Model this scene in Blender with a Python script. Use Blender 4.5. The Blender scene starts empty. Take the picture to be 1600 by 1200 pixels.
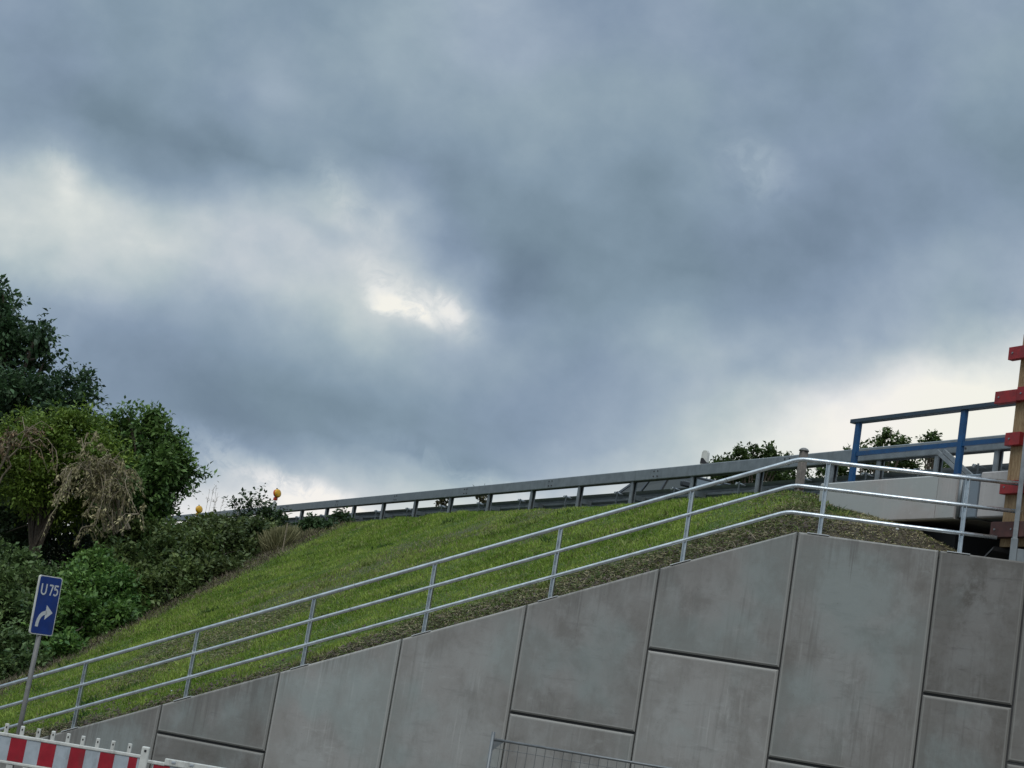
import bpy, math, random
import numpy as np
from mathutils import Vector, Matrix

rng = np.random.default_rng(7)
random.seed(7)
SC = bpy.context.scene
COL = SC.collection
rad = math.radians

# ------------------------------------------------------------------ camera
CZ = 2.3
FPX, PITCH, ROLL = 2764.0, rad(10.11), rad(9.46)
cam = bpy.data.cameras.new('camera'); cam_ob = bpy.data.objects.new('camera', cam); COL.objects.link(cam_ob)
cam_ob.location = (0, 0, CZ)
cam_ob.rotation_euler = (Matrix.Rotation(rad(90) + PITCH, 3, 'X') @ Matrix.Rotation(ROLL, 3, 'Z')).to_euler()
cam.sensor_width = 36.0; cam.lens = 36.0 * FPX / 1600.0
cam.clip_start = 0.1; cam.clip_end = 6000
SC.camera = cam_ob

# ------------------------------------------------------------------ view
SC.view_settings.view_transform = 'Standard'
SC.view_settings.look = 'None'
SC.view_settings.gamma = 1.0
SC.view_settings.use_curve_mapping = False
SC.view_settings.exposure = 0.0

# ------------------------------------------------------------------ sky
U_ = np.array([0, -math.sin(PITCH), math.cos(PITCH)]); F_ = np.array([0, math.cos(PITCH), math.sin(PITCH)])
cr_, sr_ = math.cos(ROLL), math.sin(ROLL)
RV = cr_ * np.array([1., 0, 0]) + sr_ * U_
UV = -sr_ * np.array([1., 0, 0]) + cr_ * U_
CAMP = np.array([0, 0, CZ])

def ray(px, py):
    return F_ + RV * (px - 800) / FPX - UV * (py - 600) / FPX

def at(px, py, Y):
    d = ray(px, py)
    return CAMP + d * (Y / d[1])

SUN_EL, SUN_ROT = rad(54), rad(192)
sun = bpy.data.lights.new('sun', 'SUN'); sun_ob = bpy.data.objects.new('sun', sun); COL.objects.link(sun_ob)
sun.energy = 1.5; sun.angle = rad(40); sun.color = (1.0, 0.97, 0.93)
sd = Vector((math.sin(SUN_ROT) * math.cos(SUN_EL), math.cos(SUN_ROT) * math.cos(SUN_EL), math.sin(SUN_EL)))
sun_ob.rotation_euler = sd.to_track_quat('Z', 'Y').to_euler()
sun_ob.location = (0, 0, 30)

# brightness of the overcast (display green channel) seen in the view, by direction
SKY_Y = [-40, 40, 120, 200, 260, 300, 350, 400, 440, 475, 510, 550, 600, 650, 700, 735, 770, 800]
SKY_G = [
 #0   100  200  300  400  500  600  700  800  900  1000 1100 1200 1300 1400 1500 1600
 [158, 152, 148, 152, 146, 150, 158, 166, 158, 150, 146, 150, 148, 142, 144, 150, 152],
 [152, 148, 150, 155, 150, 156, 164, 168, 160, 152, 150, 150, 146, 144, 146, 152, 152],
 [148, 145, 146, 150, 158, 154, 162, 160, 158, 160, 158, 152, 150, 145, 150, 154, 150],
 [150, 138, 136, 138, 150, 150, 148, 150, 156, 152, 150, 150, 148, 146, 148, 148, 142],
 [192, 170, 142, 138, 142, 146, 142, 140, 148, 142, 144, 154, 156, 140, 142, 142, 138],
 [210, 204, 168, 164, 178, 196, 182, 136, 138, 140, 142, 156, 158, 134, 136, 144, 142],
 [214, 212, 202, 196, 200, 200, 198, 140, 128, 134, 138, 148, 144, 132, 136, 146, 150],
 [204, 204, 200, 198, 200, 200, 206, 160, 128, 134, 138, 138, 136, 136, 142, 158, 166],
 [186, 186, 184, 182, 186, 194, 216, 188, 130, 136, 136, 140, 142, 142, 156, 168, 172],
 [158, 158, 162, 164, 170, 182, 218, 212, 138, 140, 142, 148, 152, 154, 160, 166, 168],
 [148, 150, 152, 154, 162, 174, 208, 204, 158, 146, 150, 158, 160, 162, 166, 172, 178],
 [146, 146, 144, 144, 148, 158, 170, 172, 160, 150, 160, 170, 176, 178, 184, 200, 222],
 [146, 144, 138, 134, 134, 142, 150, 160, 158, 152, 160, 172, 180, 200, 230, 244, 248],
 [148, 144, 138, 134, 132, 136, 140, 148, 154, 154, 160, 176, 204, 236, 246, 247, 246],
 [160, 154, 150, 146, 142, 140, 138, 138, 146, 152, 166, 192, 224, 242, 246, 246, 244],
 [200, 196, 192, 188, 182, 176, 166, 156, 158, 166, 176, 200, 226, 236, 238, 238, 236],
 [226, 224, 222, 222, 226, 228, 216, 206, 200, 200, 206, 216, 228, 234, 236, 236, 234],
 [228, 228, 228, 232, 236, 238, 236, 230, 226, 222, 220, 224, 230, 234, 234, 234, 232]]
SKY_Y = np.array(SKY_Y, float); SKY_X = np.arange(17) * 100.0; SKY_G = np.array(SKY_G, float)

def sky_g(px, py):
    x = np.clip(px, 0, 1600); y = np.clip(py, SKY_Y[0], SKY_Y[-1])
    i = int(min(15, x // 100)); fx = x / 100 - i
    j = int(np.clip(np.searchsorted(SKY_Y, y) - 1, 0, len(SKY_Y) - 2)); fy = (y - SKY_Y[j]) / (SKY_Y[j + 1] - SKY_Y[j])
    v = (SKY_G[j, i] * (1 - fx) + SKY_G[j, i + 1] * fx) * (1 - fy) + (SKY_G[j + 1, i] * (1 - fx) + SKY_G[j + 1, i + 1] * fx) * fy
    # away from the view the deck of cloud goes on at its average tone
    out = max(0, -px, px - 1600) / 900.0
    k = min(1.0, out)
    return v * (1 - k) + 160 * k

def px_of(az, el):
    d = np.array([math.sin(az) * math.cos(el), math.cos(az) * math.cos(el), math.sin(el)])
    z = d @ F_
    return 800 + FPX * (d @ RV) / z, 600 - FPX * (d @ UV) / z

world = bpy.data.worlds.new('World'); SC.world = world; world.use_nodes = True
nt = world.node_tree; N = nt.nodes; L = nt.links; N.clear()

def nd(t, **kw):
    n = N.new(t)
    for k, v in kw.items():
        setattr(n, k, v)
    return n

def setin(n, i, v):
    if isinstance(v, bpy.types.NodeSocket): L.new(v, n.inputs[i])
    else: n.inputs[i].default_value = v

def M(op, a, b=0.0, c=0.0, clamp=False):
    n = nd('ShaderNodeMath', operation=op, use_clamp=clamp)
    setin(n, 0, a); setin(n, 1, b); setin(n, 2, c)
    return n.outputs[0]

def MR(v, a, b, c, d, smooth=True):
    n = nd('ShaderNodeMapRange', interpolation_type='SMOOTHSTEP' if smooth else 'LINEAR')
    setin(n, 0, v); setin(n, 1, a); setin(n, 2, b); setin(n, 3, c); setin(n, 4, d)
    return n.outputs[0]

tc = nd('ShaderNodeTexCoord').outputs['Generated']
def noise(vec, scale, detail=4, rough=0.5, dist=0.0):
    n = nd('ShaderNodeTexNoise'); setin(n, 'Vector', vec); setin(n, 'Scale', scale); setin(n, 'Detail', detail)
    setin(n, 'Roughness', rough); setin(n, 'Distortion', dist)
    return n
nw1 = noise(tc, 9.0, 5, 0.55)
nw2 = noise(tc, 34.0, 4, 0.6)
# warp the direction a little so the cloud edges break up
v1 = nd('ShaderNodeVectorMath', operation='SUBTRACT'); setin(v1, 0, nw1.outputs['Color']); setin(v1, 1, (0.5, 0.5, 0.5))
v1s = nd('ShaderNodeVectorMath', operation='SCALE'); setin(v1s, 0, v1.outputs[0]); v1s.inputs['Scale'].default_value = 0.030
v2 = nd('ShaderNodeVectorMath', operation='SUBTRACT'); setin(v2, 0, nw2.outputs['Color']); setin(v2, 1, (0.5, 0.5, 0.5))
v2s = nd('ShaderNodeVectorMath', operation='SCALE'); setin(v2s, 0, v2.outputs[0]); v2s.inputs['Scale'].default_value = 0.012
va = nd('ShaderNodeVectorMath', operation='ADD'); setin(va, 0, v1s.outputs[0]); setin(va, 1, v2s.outputs[0])
vb = nd('ShaderNodeVectorMath', operation='ADD'); setin(vb, 0, tc); setin(vb, 1, va.outputs[0])
vn = nd('ShaderNodeVectorMath', operation='NORMALIZE'); setin(vn, 0, vb.outputs[0])
sx = nd('ShaderNodeSeparateXYZ'); setin(sx, 0, vn.outputs[0])
az = M('ARCTAN2', sx.outputs[0], sx.outputs[1])
el = M('ARCSINE', sx.outputs[2])
AZ0, AZ1 = rad(-21), rad(21)
u = MR(az, AZ0, AZ1, 0.0, 1.0, smooth=False)
NE = 27
ELS = [rad(-1 + 31.0 * i / (NE - 1)) for i in range(NE)]
rows = []
for e in ELS:
    cr = nd('ShaderNodeValToRGB'); cr.color_ramp.interpolation = 'CARDINAL'
    K = 32
    el_ = cr.color_ramp.elements
    while len(el_) < K: el_.new(0.5)
    for i in range(K):
        a = AZ0 + (AZ1 - AZ0) * i / (K - 1)
        g = sky_g(*px_of(a, e)) / 255.0
        el_[i].position = i / (K - 1); el_[i].color = (g, g, g, 1)
    setin(cr, 0, u)
    rows.append(cr.outputs[0])
step = ELS[1] - ELS[0]
cur = rows[0]
for i in range(1, NE):
    w_ = MR(el, ELS[i - 1], ELS[i], 0.0, 1.0, smooth=False)
    mx = nd('ShaderNodeMix', data_type='RGBA'); setin(mx, 0, w_); L.new(cur, mx.inputs[6]); L.new(rows[i], mx.inputs[7])
    cur = mx.outputs[2]
# outside the mapped azimuths: same cloud deck with large soft noise
bw = nd('ShaderNodeRGBToBW'); L.new(cur, bw.inputs[0])
strn = nd('ShaderNodeMapping'); L.new(tc, strn.inputs[0]); strn.inputs['Scale'].default_value = (1, 1, 2.6)
nbig = noise(strn.outputs[0], 2.2, 6, 0.55, 0.4)
gen = MR(nbig.outputs[0], 0.3, 0.72, 0.50, 0.80)
absaz = M('ABSOLUTE', az)
kout = M('MAXIMUM', MR(absaz, rad(19), rad(27), 0, 1), MR(el, rad(27), rad(38), 0, 1))
mxo = nd('ShaderNodeMix', data_type='FLOAT'); setin(mxo, 0, kout); setin(mxo, 2, bw.outputs[0]); setin(mxo, 3, gen)
g0 = mxo.outputs[0]
# fine wisps
strn2 = nd('ShaderNodeMapping'); L.new(tc, strn2.inputs[0]); strn2.inputs['Scale'].default_value = (1, 1, 1.15); strn2.inputs['Rotation'].default_value = (0, rad(-12), 0)
nf = noise(strn2.outputs[0], 13.0, 7, 0.50, 0.15)

cxy = nd('ShaderNodeCombineXYZ'); L.new(az, cxy.inputs[0]); L.new(el, cxy.inputs[1]); azel_v = cxy.outputs[0]
nfb = noise(vn.outputs[0], 60.0, 5, 0.65, 0.8)
brk = MR(nfb.outputs[0], 0.36, 0.62, 0.35, 1.35)
def azel(px, py):
    d = ray(px, py); d = d / np.linalg.norm(d); return math.atan2(d[0], d[1]), math.asin(d[2])
for bx_, by_, rx_, ry_, rt_, amp in ((632, 478, 46, 17, 8, 0.08), (685, 466, 42, 17, 25, 0.07), (655, 494, 26, 9, 20, 0.06), (715, 492, 44, 26, 40, 0.05), (600, 480, 16, 6, 0, 0.05), (610, 445, 60, 30, 35, 0.06), (500, 345, 55, 16, 5, -0.05), (545, 300, 70, 22, 20, 0.05),
                                  (80, 262, 30, 22, 30, 0.05), (100, 300, 22, 40, 0, 0.04), (240, 310, 60, 30, 40, -0.04), (300, 240, 60, 20, 30, -0.04), (370, 255, 70, 30, 20, -0.04), (170, 345, 90, 25, 10, 0.03), (800, 440, 60, 75, 30, -0.03), (640, 330, 40, 60, -25, 0.04), (310, 300, 70, 22, 25, -0.03),
                                  (1190, 265, 55, 35, 30, 0.05), (1270, 590, 120, 22, -14, -0.04), (1490, 610, 130, 40, -14, 0.04), (420, 125, 40, 25, 30, 0.03), (180, 185, 90, 35, 10, -0.03),
                                  (560, 640, 200, 45, 12, -0.02), (1080, 520, 90, 30, -8, 0.03), (450, 758, 170, 22, 6, 0.12), (760, 748, 150, 14, 4, 0.05), (620, 716, 80, 12, 6, 0.04), (1400, 640, 200, 40, -8, 0.03), (1050, 290, 60, 50, 0, -0.02)):
    a0, e0 = azel(bx_, by_); a1, e1 = azel(bx_ + 10, by_); L0 = math.hypot(a1 - a0, e1 - e0) / 10
    th0 = -ROLL - rad(rt_)      # image angle (clockwise positive) to sky angle
    mp_ = nd('ShaderNodeMapping', vector_type='TEXTURE'); L.new(azel_v, mp_.inputs[0])
    mp_.inputs['Location'].default_value = (a0, e0, 0); mp_.inputs['Rotation'].default_value = (0, 0, th0); mp_.inputs['Scale'].default_value = (rx_ * L0 * 1.9, ry_ * L0 * 1.9, 1)
    ln_ = nd('ShaderNodeVectorMath', operation='LENGTH'); L.new(mp_.outputs[0], ln_.inputs[0])
    g0 = M('ADD', g0, M('MULTIPLY', MR(ln_.outputs['Value'], 0.0, 1.0, amp, 0.0), brk) if amp > 0.045 else MR(ln_.outputs['Value'], 0.0, 1.0, amp, 0.0))
nf2 = noise(strn2.outputs[0], 42.0, 5, 0.55, 0.15)
# wisps are strongest in the bright breaks of the cloud
amp_ = MR(g0, 0.5, 0.8, 0.145, 0.24)
g1 = M('ADD', g0, M('MULTIPLY', M('SUBTRACT', nf.outputs[0], 0.5), amp_))
g1 = M('ADD', g1, M('MULTIPLY', M('SUBTRACT', nf2.outputs[0], 0.5), M('MULTIPLY', amp_, 0.42)))
# tone -> cloud colour (display values in the list, converted to linear)
def lin(c): c = c / 255.0; return c / 12.92 if c <= 0.04045 else ((c + 0.055) / 1.055) ** 2.4
def rgb(r, g, b): return (lin(r), lin(g), lin(b), 1)
cc = nd('ShaderNodeValToRGB'); cc.color_ramp.interpolation = 'LINEAR'
stops = [(0.44, rgb(98, 116, 132)), (0.52, rgb(118, 137, 153)), (0.58, rgb(133, 152, 169)), (0.66, rgb(154, 171, 184)),
         (0.74, rgb(178, 191, 197)), (0.82, rgb(202, 209, 210)), (0.90, rgb(228, 230, 226)), (0.97, rgb(244, 242, 232))]
e_ = cc.color_ramp.elements
while len(e_) < len(stops): e_.new(0.5)
for i, (p_, c_) in enumerate(stops): e_[i].position = p_; e_[i].color = c_
L.new(g1, cc.inputs[0])
# slow drift between a violet-blue and a green-blue grey
nt1 = noise(tc, 7.0, 3, 0.5)
tint = nd('ShaderNodeMix', data_type='RGBA'); setin(tint, 0, MR(nt1.outputs[0], 0.38, 0.62, 0, 1))
tint.inputs[6].default_value = (0.99, 1.003, 0.99, 1); tint.inputs[7].default_value = (1.005, 0.99, 1.035, 1)
mt = nd('ShaderNodeMix', data_type='RGBA', blend_type='MULTIPLY'); mt.inputs[0].default_value = 1.0
L.new(cc.outputs[0], mt.inputs[6]); L.new(tint.outputs[2], mt.inputs[7])
# an overcast sky is brighter towards the zenith
sz = nd('ShaderNodeSeparateXYZ'); setin(sz, 0, tc)
zen = MR(sz.outputs[2], math.sin(rad(27)), 1.0, 1.0, 2.8, smooth=False)
below = MR(sz.outputs[2], -0.06, 0.0, 0.35, 1.0)
gain = M('MULTIPLY', zen, below)
cloud = nd('ShaderNodeVectorMath', operation='SCALE'); L.new(mt.outputs[2], cloud.inputs[0]); L.new(gain, cloud.inputs['Scale'])
sky = nd('ShaderNodeTexSky', sky_type='NISHITA', sun_disc=False); sky.sun_elevation = SUN_EL; sky.sun_rotation = SUN_ROT
bg1 = nd('ShaderNodeBackground'); L.new(sky.outputs[0], bg1.inputs[0]); bg1.inputs[1].default_value = 0.06
bg2 = nd('ShaderNodeBackground'); L.new(cloud.outputs[0], bg2.inputs[0]); bg2.inputs[1].default_value = 1.03
ms = nd('ShaderNodeMixShader'); ms.inputs[0].default_value = 0.96
L.new(bg1.outputs[0], ms.inputs[1]); L.new(bg2.outputs[0], ms.inputs[2])
wo = nd('ShaderNodeOutputWorld'); L.new(ms.outputs[0], wo.inputs[0])

# ------------------------------------------------------------------ frames of the place
WA = rad(21.83); WY = 25.88
w = np.array([math.cos(WA), -math.sin(WA), 0]); nb = np.array([math.sin(WA), math.cos(WA), 0])      # along wall, behind wall
W0 = np.array([0, WY, 0.])
def W(s, z, d=0.0): return W0 + w * s + nb * d + np.array([0, 0, z])
HD = rad(23.89); G0 = np.array([3.18 * 1.2, 28.56 * 1.2, 0.])
g = np.array([-math.sin(HD), math.cos(HD), 0]); ng = np.array([-math.cos(HD), -math.sin(HD), 0])      # along road, towards the slope
def R(s, off, z): return G0 + g * s + ng * off + np.array([0, 0, z])
ROADZ = 6.5
RDZ = 6.27
def wtop(s): return np.where(s < 4.49, 1.42 + (s + 4.84) * 0.4088, 5.235 - (s - 4.49) * 0.012)

# ------------------------------------------------------------------ mesh helpers
class MB:
    def __init__(self): self.v = []; self.f = []
    def add(self, vs, fs):
        b = len(self.v); self.v += [tuple(map(float, p)) for p in vs]; self.f += [tuple(b + i for i in q) for q in fs]
    def box(self, c, ax, ay, az_, hx, hy, hz):
        c = np.array(c, float); ax, ay, az_ = [np.array(q, float) for q in (ax, ay, az_)]
        vs = [c + ax * hx * i + ay * hy * j + az_ * hz * k for k in (-1, 1) for j in (-1, 1) for i in (-1, 1)]
        self.add(vs, [(0, 2, 3, 1), (4, 5, 7, 6), (0, 1, 5, 4), (2, 6, 7, 3), (0, 4, 6, 2), (1, 3, 7, 5)])
    def cbox(self, c, ax, ay, az_, hx, hy, hz, ch=0.01):      # box with chamfered edges (section in ax/az, chamfer all round on -ay and +ay)
        c = np.array(c, float); ax, ay, az_ = [np.array(q, float) for q in (ax, ay, az_)]
        rings = []
        for y, k in ((-hy, ch), (-hy + ch, 0), (hy - ch, 0), (hy, ch)):
            X, Z = hx - k, hz - k; q = ch
            ring = [(-X + q, -Z), (X - q, -Z), (X, -Z + q), (X, Z - q), (X - q, Z), (-X + q, Z), (-X, Z - q), (-X, -Z + q)]
            rings.append([c + ax * a + az_ * b + ay * y for a, b in ring])
        self.loft(rings, caps=True)
    def loft(self, rings, caps=True, closed=True):
        n = len(rings[0]); vs = [p for r_ in rings for p in r_]; fs = []
        for i in range(len(rings) - 1):
            for j in range(n if closed else n - 1):
                k = (j + 1) % n
                fs.append((i * n + j, i * n + k, (i + 1) * n + k, (i + 1) * n + j))
        if caps:
            fs.append(tuple(range(n))[::-1]); fs.append(tuple((len(rings) - 1) * n + i for i in range(n)))
        self.add(vs, fs)
    def tube(self, pts, r, n=8, caps=True):
        pts = [np.array(p, float) for p in pts]; rs = r if hasattr(r, '__len__') else [r] * len(pts)
        t0 = pts[-1] - pts[0]; t0 /= np.linalg.norm(t0)
        ref = np.array([0, 0, 1.]) if abs(t0[2]) < 0.9 else np.array([1., 0, 0])
        rings = []
        for i, p in enumerate(pts):
            a = pts[max(0, i - 1)]; b = pts[min(len(pts) - 1, i + 1)]
            t = b - a; t /= (np.linalg.norm(t) + 1e-9)
            x = np.cross(ref, t); x /= (np.linalg.norm(x) + 1e-9); y = np.cross(t, x)
            rings.append([p + (x * math.cos(2 * math.pi * j / n) + y * math.sin(2 * math.pi * j / n)) * rs[i] for j in range(n)])
        self.loft(rings, caps=caps)
    def extrude(self, prof, axu, axv, o, d):     # 2D profile in (axu,axv) at o, swept by vector d
        o = np.array(o, float); axu = np.array(axu, float); axv = np.array(axv, float); d = np.array(d, float)
        a = [o + axu * p[0] + axv * p[1] for p in prof]; self.loft([a, [q + d for q in a]])
    def build(self, name, mat, parent=None, smooth=False, origin=None, bevel=0):
        me = bpy.data.meshes.new(name)
        o = np.zeros(3)
        if origin is not None: o = np.array(origin, float)
        elif parent is not None: o = np.array(wloc(parent))
        vs = np.array(self.v) - o
        me.from_pydata([tuple(p) for p in vs], [], self.f); me.update()
        fix_normals(me)
        if smooth: me.polygons.foreach_set('use_smooth', [True] * len(me.polygons))
        me.materials.append(mat)
        ob = bpy.data.objects.new(name, me); COL.objects.link(ob)
        if parent is not None:
            ob.parent = parent
            if origin is not None: ob.location = Vector(o) - Vector(wloc(parent))
        elif origin is not None: ob.location = o
        if bevel:
            m = ob.modifiers.new('bevel', 'BEVEL'); m.width = bevel; m.segments = 2; m.limit_method = 'ANGLE'; m.angle_limit = rad(35)
        return ob

def fix_normals(me):
    import bmesh
    bm = bmesh.new(); bm.from_mesh(me); bmesh.ops.recalc_face_normals(bm, faces=bm.faces); bm.to_mesh(me); bm.free()

def wloc(o):
    v = Vector((0, 0, 0))
    while o is not None: v = v + o.location; o = o.parent
    return v

def tag(o, label=None, cat=None, group=None, kind=None):
    if label: o['label'] = label
    if cat: o['category'] = cat
    if group: o['group'] = group
    if kind: o['kind'] = kind
    return o

def thing(name, loc, label, cat, group=None):
    o = bpy.data.objects.new(name, None); COL.objects.link(o); o.location = tuple(float(q) for q in loc); o.empty_display_size = 0.2
    return tag(o, label, cat, group)

def copy_part(o, parent, shift):
    c = o.copy(); COL.objects.link(c); c.parent = parent; c.location = o.location + Vector([float(q) for q in shift])
    for ch in list(o.children):
        k = ch.copy(); COL.objects.link(k); k.parent = c
    return c

def np_mesh(name, V, Fq, mat, parent=None, col=None, smooth=False):
    me = bpy.data.meshes.new(name)
    o = np.array(wloc(parent)) if parent is not None else np.zeros(3)
    V = np.asarray(V, float) - o; Fq = np.asarray(Fq, np.int32); k = Fq.shape[1]
    me.vertices.add(len(V)); me.vertices.foreach_set('co', V.ravel())
    me.loops.add(Fq.size); me.loops.foreach_set('vertex_index', Fq.ravel())
    me.polygons.add(len(Fq)); me.polygons.foreach_set('loop_start', np.arange(0, Fq.size, k, dtype=np.int32))
    me.polygons.foreach_set('loop_total', np.full(len(Fq), k, np.int32))
    if smooth: me.polygons.foreach_set('use_smooth', np.ones(len(Fq), bool))
    me.update(calc_edges=True)
    if col is not None:
        a = me.color_attributes.new('tone', 'FLOAT_COLOR', 'POINT')
        c4 = np.ones((len(V), 4)); c4[:, :3] = col; a.data.foreach_set('color', c4.ravel())
    me.materials.append(mat)
    ob = bpy.data.objects.new(name, me); COL.objects.link(ob)
    if parent is not None: ob.parent = parent
    return ob

# ------------------------------------------------------------------ materials
class NT:
    def __init__(s, name):
        s.m = bpy.data.materials.new(name); s.m.use_nodes = True; s.t = s.m.node_tree; s.t.nodes.clear()
        s.out = s.t.nodes.new('ShaderNodeOutputMaterial')
        s.b = s.t.nodes.new('ShaderNodeBsdfPrincipled'); s.t.links.new(s.b.outputs[0], s.out.inputs[0])
    def n(s, t, ins=None, **kw):
        x = s.t.nodes.new(t)
        for k, v in kw.items(): setattr(x, k, v)
        for k, v in (ins or {}).items():
            if isinstance(v, bpy.types.NodeSocket): s.t.links.new(v, x.inputs[k])
            else: x.inputs[k].default_value = v
        return x
    def pos(s, scale=(1, 1, 1), rot=0.0):
        gq = s.n('ShaderNodeNewGeometry')
        mp = s.n('ShaderNodeMapping', {0: gq.outputs['Position']}); mp.vector_type = 'TEXTURE' if False else 'POINT'
        r0 = s.n('ShaderNodeVectorRotate', {0: gq.outputs['Position']}, rotation_type='Z_AXIS'); r0.inputs['Angle'].default_value = rot
        s.t.links.new(r0.outputs[0], mp.inputs[0]); mp.inputs['Scale'].default_value = scale
        return mp.outputs[0]
    def noise(s, vec, scale, detail=4, rough=0.5, dist=0):
        return s.n('ShaderNodeTexNoise', {'Vector': vec, 'Scale': scale, 'Detail': detail, 'Roughness': rough, 'Distortion': dist}).outputs[0]
    def mr(s, v, a, b, c=0.0, d=1.0):
        return s.n('ShaderNodeMapRange', {0: v, 1: a, 2: b, 3: c, 4: d}, interpolation_type='SMOOTHSTEP').outputs[0]
    def mix(s, f, a, b, bt='MIX'):
        x = s.n('ShaderNodeMix', {0: f, 6: a, 7: b}, data_type='RGBA', blend_type=bt); return x.outputs[2]
    def math(s, op, a, b=0.0):
        return s.n('ShaderNodeMath', {0: a, 1: b}, operation=op).outputs[0]
    def bump(s, h, strength=0.3, dist=0.01):
        x = s.n('ShaderNodeBump', {'Height': h, 'Strength': strength, 'Distance': dist}); s.t.links.new(x.outputs[0], s.b.inputs['Normal'])
    def set(s, **kw):
        for k, v in kw.items():
            k = k.replace('_', ' ')
            if isinstance(v, bpy.types.NodeSocket): s.t.links.new(v, s.b.inputs[k])
            else: s.b.inputs[k].default_value = v
        return s.m

def c3(r, g_, b): return (r, g_, b, 1)

def simple(name, col, rough=0.6, metal=0.0, var=0.15, scale=8.0, grime=0.0, bump=0.0):
    m = NT(name); p = m.pos()
    f = m.noise(p, scale, 5, 0.6)
    c = m.mix(m.mr(f, 0.3, 0.7), c3(*[q * (1 - var) for q in col]), c3(*[min(1, q * (1 + var)) for q in col]))
    if grime:
        f2 = m.noise(m.pos((3, 3, 1.0)), 3.0, 6, 0.65)
        c = m.mix(m.math('MULTIPLY', m.mr(f2, 0.48, 0.75), grime), c, c3(0.06, 0.055, 0.045))
    if bump: m.bump(m.noise(p, scale * 12, 3), bump, 0.003)
    rr = m.mr(f, 0.3, 0.7, rough * 0.85, min(1, rough * 1.15))
    return m.set(Base_Color=c, Roughness=rr, Metallic=metal)

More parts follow.
